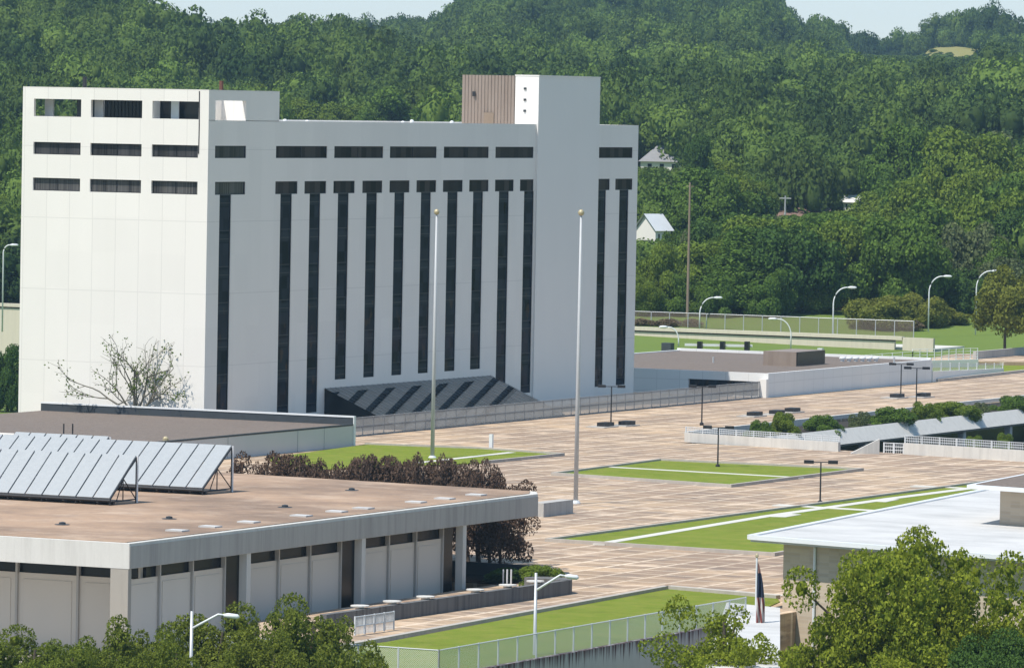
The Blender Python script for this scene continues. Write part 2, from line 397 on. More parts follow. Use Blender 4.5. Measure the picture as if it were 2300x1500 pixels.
# ------------------------------------------------------------------ terrain
_fh = np.array([_d[0], _d[1]])/math.hypot(_d[0], _d[1]); _rh = np.array([_r[0], _r[1]])
PROF = np.array([(0, -6), (690, -6), (704, -.2), (772, -.2), (815, .8), (850, 3), (1000, 9), (1300, 23), (1600, 32)])
CR = np.array([(-400, 52), (0, 56), (330, 63), (640, 66), (900, 68), (1000, 66), (1200, 73), (1600, 73), (1755, 67), (1870, 64), (1960, 61), (2040, 62), (2078, 70), (2200, 73), (2260, 68), (2300, 66), (2700, 72)])
LB = np.array([(-400, 26), (0, 21), (290, 18), (340, 12), (500, 9.5), (700, 10), (820, 8), (900, 3), (1000, 0), (3000, 0)])
def ground_z(x, y):
    D = x*_fh[0]+y*_fh[1]; L = x*_rh[0]+y*_rh[1]; a = 1150+F*L/np.maximum(D, 1)
    z = np.interp(D, PROF[:, 0], PROF[:, 1])
    zl = np.interp(D, [0, 690, 885, 910, 1000], [-6, -6, -6, 1, 9]); bl = np.clip((a-300)/500, 0, 1); z = np.where(D < 1000, z*bl+zl*(1-bl), z)
    t_ = np.clip((D-1600)/1200, 0, 1); far = 32+(np.interp(a, CR[:, 0], CR[:, 1])-32)*(t_*t_*(3-2*t_)*.6+t_*.4)
    far = np.where(D > 2800, np.interp(a, CR[:, 0], CR[:, 1])-(D-2800)*.012, far)
    z = np.where(D > 1600, far, z)
    z = z+np.interp(a, LB[:, 0], LB[:, 1])*np.exp(-((D-1700)/260.)**2)*(D > 1000)
    return z-4.5*np.clip((D-1400)/1000, 0, 1)+13*np.clip((D-1700)/900, 0, 1)*np.clip((a-960)/120, 0, 1)*np.clip((1765-a)/60, 0, 1)-7*np.clip((D-1500)/900, 0, 1)*np.clip((1050-a)/200, 0, 1)*np.clip((a-200)/150, 0, 1)
def DL(D, px):  # plan point at forward distance D in the column px
    L = (px-1150)/F*D; return np.array([_fh[0]*D+_rh[0]*L, _fh[1]*D+_rh[1]*L])
Ds = np.unique(np.concatenate([[-300, 60, 300, 600, 660, 690, 697, 704, 740, 772], np.arange(785, 860, 12), np.arange(875, 3400, 40), [4000, 6000, 12000, 22000]]))
As = np.concatenate([[-24000, -12000, -6000, -3000, -1500], np.arange(-600, 2901, 70), [3800, 5400, 8500, 14000, 26000]])
vs = []
for D in Ds:
    for a in As:
        De = max(D, 60) if D > 0 else 60
        p = DL(De, a) if D > 0 else DL(60, a)+_fh*(D-60)
        if D <= 60: p = _fh*D+_rh*(a-1150)/F*1500
        vs.append((p[0], p[1], float(ground_z(np.array(p[0]), np.array(p[1]))) if D > 60 else -6))
na = len(As); g = MB()
g.add(vs, [(i*na+j, i*na+j+1, (i+1)*na+j+1, (i+1)*na+j) for i in range(len(Ds)-1) for j in range(na-1)])
o = structure('ground', g, 'ground'); o.data.polygons.foreach_set('use_smooth', [True]*len(o.data.polygons))

# ------------------------------------------------------------------ plaza, kerbs, lawns, paths
CX0, CX1, CY0, CY1 = -244., -150., 527.4, 700.        # the sunken court
m = MB()
for (x0, y0, x1, y1) in ((-300, 372, CX0, 766), (CX0, 372, -178, CY0), (-178, 325, -168, CY0), (-168, 300.9, -151.9, CY0), (CX0, CY1, -151.9, 766), (CX0, CY0, -238.6, 541.)):
    m.box(x0, y0, -7, x1, y1, 0)
structure('plaza', m, 'paving')
m = MB(); m.box(-262, 250, -7, -168.3, 324.9, -1.75); m.box(-262, 324.9, -7, -178.1, 371.9, -1.75); structure('added_forecourt', m, 'curb')  # hidden paving added to keep green bounce off the loggia panels
def sheet(poly, z, th=.06): return MB().prism([tuple(p[:2]) for p in poly], z-th, z)
def lawn(px_poly, n='lawn', mt='lawn', lift=.0, z=0):
    pts = [P(*q, z) for q in px_poly]
    structure(n, sheet(pts, z+.10+lift, .13), mt); return pts
def kerb(pts, wdt=.35, h=.26, closed=True, mt='curb'):
    m = MB(); k = len(pts)
    for i in range(k if closed else k-1):
        a, b = np.array(pts[i][:2]), np.array(pts[(i+1) % k][:2]); d = (b-a)/np.linalg.norm(b-a)
        m.slab(a+d*(wdt/2 if closed else 0), b+d*(wdt/2 if closed else 0), wdt, -.02, h)
    return structure('kerb', m, mt)
def rect(x0, y0, x1, y1): return [(x0, y0), (x1, y0), (x1, y1), (x0, y1)]
def path(a, b, wd, h=.125):
    structure('path', MB().slab(P(*a), P(*b), wd, 0, h), 'path')
# middle lawn
LM = [P(1482, 1036), P(1935, 1057), P(1640, 1094), P(1243, 1067)]
structure('lawn', sheet(LM, .10, .13), 'lawn'); kerb(LM, .35, .27)
path((1352, 1050), (1800, 1075), 1.0)
# front lawn strip
LF = [P(1230, 1216), P(1738, 1248), P(2340, 1151), P(2340, 1068)]
structure('lawn', sheet(LF, .10, .13), 'lawn'); kerb(LF, .35, .27)
path((1345, 1224), (1720, 1162), 1.0); path((1720, 1162), (2000, 1122), 1.1); path((2000, 1122), (2335, 1079), 1.1)
path((1742, 1136), (1960, 1149), 1.4, .13); path((2050, 1093), (2330, 1107), 1.3, .13)
structure('path', sheet([P(1728, 1163), P(1765, 1156), P(1800, 1158), P(1765, 1164)], .13, .1), 'path')
structure('path', sheet([P(1950, 1128), P(1985, 1122), P(2020, 1124), P(1990, 1130)], .131, .1), 'path')
# back lawn beside the first flagpole
LB2 = [P(700, 1013), P(1080, 1005), P(1262, 1023), P(1100, 1040), P(560, 1062)]
LB2 = [P(600, 1030), P(820, 1000), P(1080, 1010), P(1265, 1023), P(1085, 1041), P(640, 1060)]
structure('lawn', sheet(LB2, .10, .13), 'lawn'); kerb([LB2[1], LB2[2], LB2[3], LB2[4]], .35, .27, False)
path((935, 1042), (1150, 1018), .9)
# lower lawn by the chain link fence
LL = [(-166.2, 301.), (-152., 301.), (-152., 345.), P(1752, 1352), P(1745, 1344), P(1497, 1323), (-164.2, 318.)]
structure('lawn', sheet(LL, .06, .13), 'lawn')
m = MB()
for a, b in (((-164.5, 312.), P(1497, 1323)), (P(1497, 1323), P(1748, 1345))):
    m.slab(a, b, .5, -.02, .28)
structure('kerb', m, 'curb')
structure('path', MB().slab(P(1500, 1316), P(1762, 1338), .8, 0, .05), 'path')
# lawns beyond the annex and along the plaza's far side
E_ = [P(2098, 858), P(2310, 835), P(2700, 790), P(2700, 760), P(2040, 802)]
structure('lawn', sheet([(-268.9, 671.6), (-270.3, 707), (-272.5, 766), (-340, 766), (-340, 671.6)], .08, .10), 'lawn')
structure('kerb', MB().slab((-268.6, 671.6), (-272, 766), .5, -.02, .35), 'curb')

# sunken court: floor, planter terrace and garage front on the far (west) side
m = MB(); m.box(CX0, CY0, -7, CX1, CY1, -6); structure('court_floor', m, 'conc')
zb = float(PX(1917, 961, -236)[2]); zb2 = float(PX(2265, 926, -236)[2])
gr = empty('garage_front', (-238, 600, -6), 'open garage front with pale concrete beam below the bushes in the sunken court', 'garage')
m = MB(); m.add([(-236.5, 533, zb), (-235.2, 533, zb-1.5), (-235.5, 533, zb-1.75), (-236.8, 533, zb-.3), (-236.5, CY1, zb), (-235.2, CY1, zb-1.5), (-235.5, CY1, zb-1.75), (-236.8, CY1, zb-.3)], [(0, 4, 5, 1), (1, 5, 6, 2), (2, 6, 7, 3), (3, 7, 4, 0), (0, 1, 2, 3), (7, 6, 5, 4)]); m.build('beam', 'conc_w', gr)
m = MB(); m.box(-243.7, 530, zb-1.5, -236.5, CY1, zb-.25); m.build('planter_soil', 'soil_and_shade', gr)
m = MB(); m.box(-243.9, CY0+.4, -6, -243.5, CY1, zb-1.5); m.build('back_wall', 'black', gr)  # wall coloured black in place of the garage's dark interior
for yy in [540+14.5*i for i in range(11)]:
    m = MB(); m.box(-236.55, yy, -6, -235.85, yy+.8, zb-1.56); m.build('column', 'conc_w', gr)
tag(MB().slab((-244, 540.), (-245.2, 705), .45, zb-.3, .42).build('parapet_wall', 'conc_w'), 'long pale parapet running along the plaza behind the bushes of the sunken court', 'wall')

def rail_on(parent, a, b, z0, z1, post=2.4, mat='pale', nb=3, pk=None):
    a = np.array(a[:2]); b = np.array(b[:2]); L = np.linalg.norm(b-a); n = max(1, int(round(L/post)))
    z0a, z0b = z0 if hasattr(z0, '__len__') else (z0, z0); z1a, z1b = z1 if hasattr(z1, '__len__') else (z1, z1)
    m = MB()
    for k in range(nb):
        t_ = (k+1)/nb
        m.tube([(*a, z0a+(z1a-z0a)*t_-.03), (*b, z0b+(z1b-z0b)*t_-.03)], .035, 6)
    if pk:
        q = int(L/pk)
        for i in range(q):
            u = (i+.5)/q; p = a+(b-a)*u; zz0 = z0a+(z0b-z0a)*u; zz1 = z1a+(z1b-z1a)*u
            m.box(p[0]-.02, p[1]-.02, zz0+.05, p[0]+.02, p[1]+.02, zz1-.05)
    m.build('railing', mat, parent)
    for i in range(n+1):
        u = i/n; p = a+(b-a)*u; zz0 = z0a+(z0b-z0a)*u; zz1 = z1a+(z1b-z1a)*u
        MB().box(p[0]-.05, p[1]-.05, zz0, p[0]+.05, p[1]+.05, zz1+.02).build('post', mat, parent)

def wall_with_rail(a, b, h, rh, label, th=.4):
    r = empty('court_wall', (*((a+b)/2)[:2], 0), label, 'wall')
    MB().slab(a, b, th, -.02, h).build('wall', 'conc_w', r)
    rail_on(r, a, b, h, h+rh, 2.2, 'pale', 3, .22)
    return r
wall_with_rail(P(1540, 992), P(1885, 1014), .95, .6, 'pale concrete wall with white railing left of the court stairs')
wall_with_rail(P(2032, 1020), P(2345, 1040), 1.15, .75, 'pale concrete wall with white railing right of the court stairs')
st = empty('stair_railing', P(1960, 1015), 'white stair railing going down in the gap between the two court walls', 'railing')
a, b = P(1905, 1016), P(1972, 1000); rail_on(st, P(1985, 1017), P(2030, 1019), 0, 1.05, 1.2, 'lampwhite', 3, .2)
m = MB(); p0 = P(1912, 1019); p1 = P(1975, 1019)
m.slab((p0[0], p0[1]-.1), (p1[0], p1[1]-.1), .25, -.02, .1, -.02, 1.5); m.build('stringer', 'conc_w', st)

# ------------------------------------------------------------------ white office tower
XF, Y0, Y1, XB = -279.7, 500.7, 603.75, -301.5
T = empty('office_tower', (-290, 552, 0), 'tall white office building with dark vertical window strips', 'building')
def yx(px, py=560): return float(PX(px, py, XF)[1])
def xy(px, py=330): return float(PY(px, py, Y0)[0])
z2 = (28.18, 29.43); z3 = (24.47, 25.78); z1w = (32.06, 33.84)
rows2 = [(yx(a, 340), yx(b, 340)) for a, b in ((483, 553), (620, 735), (751, 861), (876, 981), (997, 1098), (1113, 1198.5), (1342, 1421))]
heads = [(yx(a, 420), yx(b, 420)) for a, b in ((483, 551), (618.5, 668.5), (684, 733), (749, 797), (814, 859), (875, 920), (935.5, 980), (995, 1039.5), (1054, 1097.5), (1112, 1154), (1168, 1198.5), (1341, 1369.5), (1382, 1420.5))]
strips = [(yx(a), yx(b)) for a, b in ((491.5, 517.5), (628, 654), (693.5, 718), (757, 781.5), (821, 845), (884, 906.5), (943.5, 966), (1003, 1026), (1060.5, 1083), (1118.5, 1141), (1175, 1197), (1337.5, 1359), (1389, 1409.5))]
botz = [1.6, 1.6, 1.6, 4.85, 4.85, 4.85, 4.85, 4.85, 4.85, 3.0, 1.75, 1.75, 1.75]
hol_x = [(a, b, *z2) for a, b in rows2] + [(a, b, *z3) for a, b in heads] + [(a, b, bz, z3[0]) for (a, b), bz in zip(strips, botz)]
wx = [(xy(75), xy(181)), (xy(203), xy(318)), (xy(341), xy(445))]
hol_y = [(a, b, *zz) for zz in (z2, z3) for a, b in wx] + [(a, b, *z1w) for a, b in wx]
YB = 515.6   # end of the raised block
well = (yx(484, 250), yx(553, 250), 31.95, 34.0)
m = MB()
facade(m, 'x', XF, 1, Y0, Y1, -1, 32, hol_x, .12)
facade(m, 'y', Y0, -1, XB, XF, -1, 32, [h for h in hol_y if h[3] < 32], .3)
facade(m, 'x', XB, -1, Y0, Y1, -6, 32, [], .1)
facade(m, 'y', Y1, 1, XB, XF, -1, 32, [], .1)
m.box(XB+.01, Y0+.01, -6, XF-.01, Y1-.01, -1.01)
# parapets and roof deck
m.box(XF-.35, YB, 31.2, XF-.02, Y1-.36, 31.985); m.box(XB+.02, YB, 31.2, XB+.35, Y1-.36, 31.985); m.box(XB+.36, Y1-.35, 31.2, XF-.02, Y1-.02, 31.99)
m.box(XB+.3, Y0+.3, 30.9, XF-.3, Y1-.3, 31.2)
# raised open screen block above the first bay
facade(m, 'x', XF, 1, Y0, YB, 32, 35, [well], .45)
facade(m, 'y', Y0, -1, XB, XF, 32, 35, hol_y[6:], .35)
facade(m, 'x', XB, -1, Y0, YB, 32, 35, [(502.5, 514.5, 32.1, 34.1)], .3)
facade(m, 'y', YB, 1, XB, XF, 32, 35, [(XB+1, XB+9.5, 32.1, 34.1)], .3)
facade(m, 'x', XF-.45, -1, Y0+.35, YB-.3, 31.2, 34.99, [well], .0); facade(m, 'y', Y0+.35, 1, XB+.3, XF-.45, 31.2, 34.99, hol_y[6:], .0)
facade(m, 'x', XB+.3, 1, Y0+.35, YB-.3, 31.2, 34.99, [(502.5, 514.5, 32.1, 34.1)], .0)
facade(m, 'y', YB-.3, -1, XB+.3, XF-.45, 31.2, 34.99, [(XB+1, XB+9.5, 32.1, 34.1)], .0)
m.box(XB, Y0, 34.99, XF, Y0+.35, 35.06); m.box(XB, YB-.3, 34.99, XF, YB, 35.06); m.box(XF-.45, Y0+.35, 34.99, XF, YB-.3, 35.06); m.box(XB, Y0+.35, 34.99, XB+.3, YB-.3, 35.06)
m.box(-286.6, Y0+.36, 31.2, -286.3, YB-.31, 34.9)
m.box(XB+.31, Y0+.36, 34.6, -286.61, YB-.31, 34.9)
m.build('wall', 'white', T)
MB().tube([(wx[2][1]+.08, Y0-.03, 28.6), (wx[2][1]+.1, Y0-.03, 31.4), (wx[2][1]+.06, Y0-.03, 34.9)], .05, 6).build('stain_line', 'dark', T)  # dark tube stands in for a vertical stain on the wall
# dark screens behind the open top row
MB().box(wx[0][0]+.1, Y0+2, 31.3, wx[0][0]+1.1, Y0+2.2, 34.5).build('screen', 'pale', T)
MB().box(wx[0][0]+3.9, Y0+2, 31.3, wx[0][1]+.6, Y0+2.2, 34.5).build('screen', 'flash', T)
MB().box(wx[1][0]-.4, Y0+1.4, 31.3, wx[1][0]+.6, Y0+1.6, 34.5).build('screen', 'pale', T)
m = MB()
for i in range(14): m.box(wx[1][0]+.7+i*.42, Y0+1.5, 31.3, wx[1][0]+1.0+i*.42, Y0+1.62, 34.5)
m.box(wx[1][0]+.6, Y0+1.9, 31.3, wx[1][1]+.6, Y0+2.0, 34.5); m.build('screen', 'black', T)
MB().box(wx[2][0]+1.6, Y0+1.0, 31.3, wx[2][0]+2.5, Y0+1.1, 34.5).build('screen', 'pale', T)
m = MB(); m.box(wx[2][0]-.5, Y0+1.7, 31.3, wx[2][1]+.3, Y0+1.8, 34.4); m.build('screen', 'black', T)
fl = [24.47-3.65*k for k in range(8)]
for i, h in enumerate(hol_y[:6]):
    window(T, 'y', Y0+.3, -1, h, 'glass_some' if i < 3 else 'glass_str', 1 if i != 5 else 1)
for a, b in rows2: window(T, 'x', XF-.12, 1, (a, b, *z2), 'glass_some' if b < 512 else 'glass_top', 0 if b-a < 10 else 1)
for (a, b) in heads: window(T, 'x', XF-.12, 1, (a, b, *z3), 'glass_str' if b < 512 else 'glass_top', 0)
for (a, b), bz in zip(strips, botz):
    window(T, 'x', XF-.12, 1, (a, b, bz, z3[0]), 'glass', 0, [z for z0 in fl for z in (z0, z0-.85)] )
# stair tower, ribbed penthouse
ty0, ty1 = float(PX(1204, 300, XF)[1]), float(PX(1342, 300, XF)[1])
m = MB(); m.box(-282.4, ty0, 30, XF+.25, ty1, 37.4); m.box(XF-.3, ty0, -1, XF+.25, ty1, 30); m.box(-282.45, ty0-.05, 37.4, XF+.3, ty1+.05, 37.52)
m.build('stair_tower', 'white_plain', T)
for i in range(3): MB().box(-281.3, ty0-.12, 31.9+1.25*(i+1) + .2, -281.0, ty0-.02, 32.35+1.25*(i+1)).build('wall_bracket', 'flash', T)
px0, px1 = -289.1, -282.45
m = MB(); n = 16; wr = (px1-px0)/n
for i in range(n):
    xa = px0+i*wr; m.add([(xa, ty0, 31), (xa+wr*.55, ty0, 31), (xa+wr*.7, ty0-.1, 31), (xa+wr*.85, ty0-.1, 31), (xa+wr, ty0, 31),
                          (xa, ty0, 37.42), (xa+wr*.55, ty0, 37.42), (xa+wr*.7, ty0-.1, 37.42), (xa+wr*.85, ty0-.1, 37.42), (xa+wr, ty0, 37.42)], [(k, k+1, k+6, k+5) for k in range(4)])
m.box(px0, ty0+.02, 31, px1, ty1-.5, 37.40)
ph = m.build('penthouse', 'brownmetal', T)
MB().box(px0+2.85, ty0-.16, 31.9, px0+4.1, ty0-.11, 33.2).build('door', 'woodpole', ph)
MB().box(px0+1.4, ty0-.25, 35.0, px0+1.75, ty0-.11, 35.55).build('vent_grille', 'dark', ph)
# roof clutter
m = MB(); 
for i in range(18):
    yy = 516+i*1.75; m.box(XB+.05, yy, 31.99, XB+.3, yy+1.75, 32.22+.22*((i*7) % 5)/5-.012*i)
    if i % 4 == 0: MB().box(XF-6, yy, 31.2, XF-5.7, yy+4.5, 31.85+.3*((i*5) % 4)/4).build('roof_curb', 'dark', T)
m.build('roof_curb', 'dark', T)
for px, hh in ((905, .5), (925, .8), (1015, .7), (640, .6), (690, .45)):
    q = PX(px, 276, XF-3); MB().lathe((q[0], q[1], 31.2), [(.22, 0), (.22, .6+hh*.5), (.1, .7+hh*.5)], 10).build('roof_vent', 'lampwhite', T)
for px, zz in ((190, 36.2), (497, 36.0)):
    q = PY(px, 200, Y0+6); MB().tube([(q[0], q[1], 34.5), (q[0], q[1], zz)], .22, 8).build('roof_pipe', 'redbrick' if px > 300 else 'dark', T)
# sloping glass canopy along the facade
ca0, ca1 = 526.55, 565.75
cx = XF+9.3; cz = 3.98
m = MB(); m.prism([(XF+.02, ca0), (cx, ca0), (cx, ca1), (XF+.02, ca1)], -.02, [cz, .05, .05, cz]); cn = m.build('canopy', 'black', T)
t = NT('canopy_glass'); x, y, z = t.xyz(t.pos())
c = t.mix(t.white(t.cell(y, 1.2, 5), t.cell(x, .9, 500)), (.016, .020, .023), (.035, .042, .047))
MAT['canopyglass'] = t.done(t.mix(1., c, (.42, .46, .48)) if False else t.mix(t.white(t.cell(y, 1.2, 5), t.cell(x, .9, 500)), (.10, .112, .12), (.17, .185, .195)), .05, .5, .92)
m = MB(); e = .05
m.add([(XF+.03, ca0, cz+e), (cx, ca0, .05+e), (cx, ca1, .05+e), (XF+.03, ca1, cz+e)], [(0, 1, 2, 3)]); m.build('glass_roof', 'canopyglass', cn)
m = MB()
for i in range(int((ca1-ca0)/1.2)+2):
    yy = min(ca0+i*1.2, ca1); m.add([(XF+.03, yy-.05, cz+.12), (cx, yy-.05, .17), (cx, yy+.05, .17), (XF+.03, yy+.05, cz+.12)], [(0, 1, 2, 3)])
m.build('glazing_bar', 'dark', cn)

# picket fence in front of the tower
fa, fb = P(790, 981), P(1706, 893)
fn = empty('picket_fence', ((fa[0]+fb[0])/2, (fa[1]+fb[1])/2, 0), 'long grey metal picket fence between tower and plaza', 'fence')
rail_on(fn, (fa[0], fa[1]), (fb[0], fb[1]), .15, 1.95, 2.4, 'fencegrey', 2, .17)
MB().slab(fa, fb, .3, -.02, .15).build('plinth', 'conc_d', fn)
tag(MB().box(-269.6, 617.2, 0, -268.6, 617.9, 2.2).build('gate_pillar', 'white_plain'), 'short white pillar at the end of picket fence beside low annex', 'pillar')

# ------------------------------------------------------------------ annex beyond the tower
A = empty('annex_building', (-286, 643, 0), 'low white annex with brown gravel roof behind the tower', 'building')
AX0, AX1, AY0, AY1, AZ = -304., -268.7, 618., 669.8, 2.75
m = MB()
facade(m, 'y', AY0, -1, AX0, AX1, -.02, AZ, [(-279.1, -269.9, .1, 1.86)], .4)
facade(m, 'x', AX1, 1, AY0, AY1, -.02, AZ, [], .1); facade(m, 'x', AX0, -1, AY0, AY1, -.02, AZ, [], .1); facade(m, 'y', AY1, 1, AX0, AX1, -.02, AZ, [], .1)
m.box(AX0, AY0, AZ, AX1, AY0+.4, AZ+.12); m.box(AX1-.4, AY0+.4, AZ, AX1, AY1-.4, AZ+.12); m.box(AX0, AY0+.4, AZ, AX0+.4, AY1-.4, AZ+.12); m.box(AX0, AY1-.4, AZ, AX1, AY1, AZ+.35)
m.build('wall', 'annexwall', A)
MB().box(AX0+.4, AY0+.4, AZ-.3, AX1-.4, AY1-.4, AZ+.02).build('roof', 'gravel', A)
window(A, 'y', AY0+.4, -1, (-279.1, -269.9, .1, 1.86), 'glass', 4)
bx0, bx1, by0, by1 = -279.0, -274.6, 640., 649.
bz = AZ+.02
u = MB(); u.box(bx0, by0, bz, bx1, by1, bz+1.75); un = tag(u.build('roof_unit', 'brownmetal'), 'brown metal housing standing on the gravel roof of the annex', 'roof unit')
MB().box(bx1+.002, by0+.15, bz+.1, bx1+.08, by1-.15, bz+1.7).build('shaded_face', 'black', un)  # black sheet paints the unlit east side of the housing
for i in range(6):
    q = P(1892+i*15, 812, AZ); tag(MB().lathe((q[0], q[1], AZ), [(.25, 0), (.25, .35), (.42, .36), (.42, .5), (.2, .62)], 10).build('roof_vent', 'lampwhite'),
        'small white mushroom vent in row on annex gravel roof', 'vent', 'row of white vents on the annex roof')
for px in (1602, 2008): 
    q = P(px, 815, AZ); tag(MB().tube([(q[0], q[1], AZ), (q[0], q[1], AZ+.75)], .12, 8).build('vent_pipe', 'steel'), 'thin grey vent pipe on left half of annex roof' if px < 1800 else 'thin grey vent pipe near right end of annex roof', 'pipe')
# wall with mesh on top continuing the annex line
wa, wb = P(2097, 857), P(2252, 838)
r = empty('retaining_wall', ((wa[0]+wb[0])/2, (wa[1]+wb[1])/2, 0), 'white retaining wall topped by mesh fence right of the annex', 'wall')
MB().slab((AX1-.1, 670.2), wb, .3, -.02, 1.35, -.02, .65).build('wall', 'white_plain', r)
MB().slab((AX1-.1, 670.2), wb, .03, 1.36, 2.45, .66, 1.3).build('mesh_panel', 'chain', r)
for i in range(9):
    q = np.array([AX1-.1, 670.2])+(np.array(wb[:2])-np.array([AX1-.1, 670.2]))*i/8.; z_0 = 1.35+(.65-1.35)*i/8; z_1 = 2.5+(1.35-2.5)*i/8
    MB().box(q[0]-.05, q[1]-.05, z_0, q[0]+.05, q[1]+.05, z_1).build('post', 'lampwhite', r)

# ------------------------------------------------------------------ low brown-roofed building in the middle left
B = empty('low_building', (-279, 478, 0), 'low grey building with broad brown gravel roof at foot of tower', 'building')
BX0, BX1, BY0, BY1, BZ = -297.3, -261.3, 457.2, 498.4, 2.12
m = MB(); m.box(BX0, BY0, -1, BX1, BY1, BZ-.06); m.build('wall', 'greywall', B)
MB().box(BX0+.02, BY0+.02, BZ-.06, BX1-.02, BY1-.02, BZ).build('roof', 'gravel', B)
MB().box(BX1-.3, BY0, BZ, BX1+.04, BY1-.25, BZ+.12).build('roof_edge', 'flash', B)
MB().box(BX0, BY1-.24, BZ-.2, BX1+.06, BY1+.06, 2.86).build('parapet', 'flash', B)
MB().box(BX0-.02, BY1-.3, 2.862, BX1+.1, BY1+.1, 3.02).build('coping', 'lampwhite', B)
MB().box(BX0, BY0-.1, BZ-.4, -266.2, BY0+.3, BZ+.35).build('front_parapet', 'white_plain', B)
MB().box(BX1+.002, BY1-.3, 0, BX1+.1, BY1+.08, 2.86).build('corner_trim', 'lampwhite', B)
m = MB()
for yy in (472.5, 486.5, 492): m.box(BX1+.002, yy, 0, BX1+.06, yy+.12, 2.05)
m.build('wall_joint', 'steel', B)
for px in (143, 163):
    q = P(px, 975, BZ); tag(MB().tube([(q[0], q[1], BZ), (q[0], q[1], BZ+1.0)], .07, 8).build('vent_pipe', 'dark'),
       'left of two thin dark pipes on brown gravel roof' if px < 150 else 'right of two thin dark pipes on brown gravel roof', 'pipe')
q = P(372, 992, BZ); tag(MB().lathe((q[0], q[1], BZ), [(.2, 0), (.28, .1), (.28, .35), (.12, .5)], 10).build('roof_beacon', 'gold'), 'small yellow roof fitting at the edge of brown gravel roof', 'roof fitting')

# ------------------------------------------------------------------ concrete building with solar collectors (front left)
FX, FY0, FY1, FS, FT = -178.5, 310.2, 369.2, 4.42, 6.04
FXB = -214.
K = empty('concrete_building', (-195, 340, 0), 'flat roofed concrete building with deep fascia and panelled walls in front', 'building')
m = MB(); m.prism([(FXB, FY0), (FX, FY0), (FX, FY1), (FX-1.2, 371.4), (FXB, 374.6)], FS, FT-.02); m.build('fascia', 'conc_w', K)
MB().box(FX+.001, FY0+.02, FS+.02, FX+.05, FY1-.02, FT-.2).build('fascia_panel', 'conc_e', K)  # thin skin of darker concrete on the east face
MB().prism([(FXB+.2, FY0+.5), (FX-.5, FY0+.5), (FX-.5, FY1-.4), (FX-1.5, 371.0), (FXB+.2, 374.2)], FT-.02, FT+.03).build('roof', 'tanroof', K)
SB = 1.15; LG = 4.4
ycols = [310.2, 326.0, 342.25, 357.6]
MB().box(FX-1.35, FY0+.02, -6, FX-.06, FY0+.42, FS).build('column', 'conc_col', K)
for yy in ycols[1:]: MB().box(FX-.62, yy-.28, -6, FX-.06, yy+.28, FS).build('column', 'conc_w', K)
xc2 = FX-16.3
MB().box(xc2-.6, FY0+.02, -6, xc2, FY0+.42, FS).build('column', 'conc_w', K)
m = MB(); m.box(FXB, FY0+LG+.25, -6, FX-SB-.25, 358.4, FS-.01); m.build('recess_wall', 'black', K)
def bay(a0, a1, ax):
    pw = (a1-a0)/3
    for i in range(3):
        p0 = a0+i*pw; p1 = p0+pw
        m = MB(); fr = MB(); rm = MB()
        if ax == 'x':
            m.box(FX-SB-.2, p0+.08, -6, FX-SB-.06, p1-.08, FS-.9)
            rm.box(FX-SB-.06, p0+.5, -6, FX-SB-.02, p1-.5, FS-1.25)
            fr.box(FX-SB-.2, p1-.08, -6, FX-SB+.1, p1+.08, FS-.01)
            if i == 0: fr.box(FX-SB-.2, p0-.08, -6, FX-SB+.1, p0+.08, FS-.01)
        else:
            m.box(p0+.08, FY0+LG+.06, -6, p1-.08, FY0+LG+.2, FS-1.05)
            rm.box(p0+.5, FY0+LG+.02, -6, p1-.5, FY0+LG+.06, FS-1.45)
            fr.box(p1-.08, FY0+LG-.1, -6, p1+.08, FY0+LG+.2, FS-.01)
            if i == 0: fr.box(p0-.08, FY0+LG-.1, -6, p0+.08, FY0+LG+.2, FS-.01)
        pn = m.build('wall_panel', 'wallpan', K); rm.build('panel_field', 'wallpan', pn); fr.build('mullion', 'conc', K)
for i in range(3): bay(ycols[i]+1.6, ycols[i+1]-1.35, 'x')
bay(xc2+.9, FX-1.35-.35, 'y'); bay(xc2-16.3+.9, xc2-1.2, 'y')
for px, py in ((383, 1193), (455, 1184), (530, 1173), (650, 1159), (722, 1149), (785, 1142), (905, 1128), (965, 1120), (1025, 1111)):
    q = P(px, py, FT+.03); x0 = FX-2.0
    yy = q[1]-(FX-3.6-q[0])*0; 
    s_ = MB(); s_.box(x0-1.1, q[1], FT+.031, x0+.15, q[1]+1.0, FT+.13)
    tag(s_.build('skylight', 'whiteroof'), 'small low white skylight along the fascia on tan roof', 'skylight', 'white skylights along the roof edge')

for px, py in ((140, 1178), (640, 1139), (790, 1101), (380, 1165)):
    q = P(px, py, FT+.03); MB().lathe((q[0], q[1], FT+.03), [(.5, 0), (.5, .03), (.22, .05), (.22, .16), (.05, .2)], 12).build('roof_drain', 'flash', K)
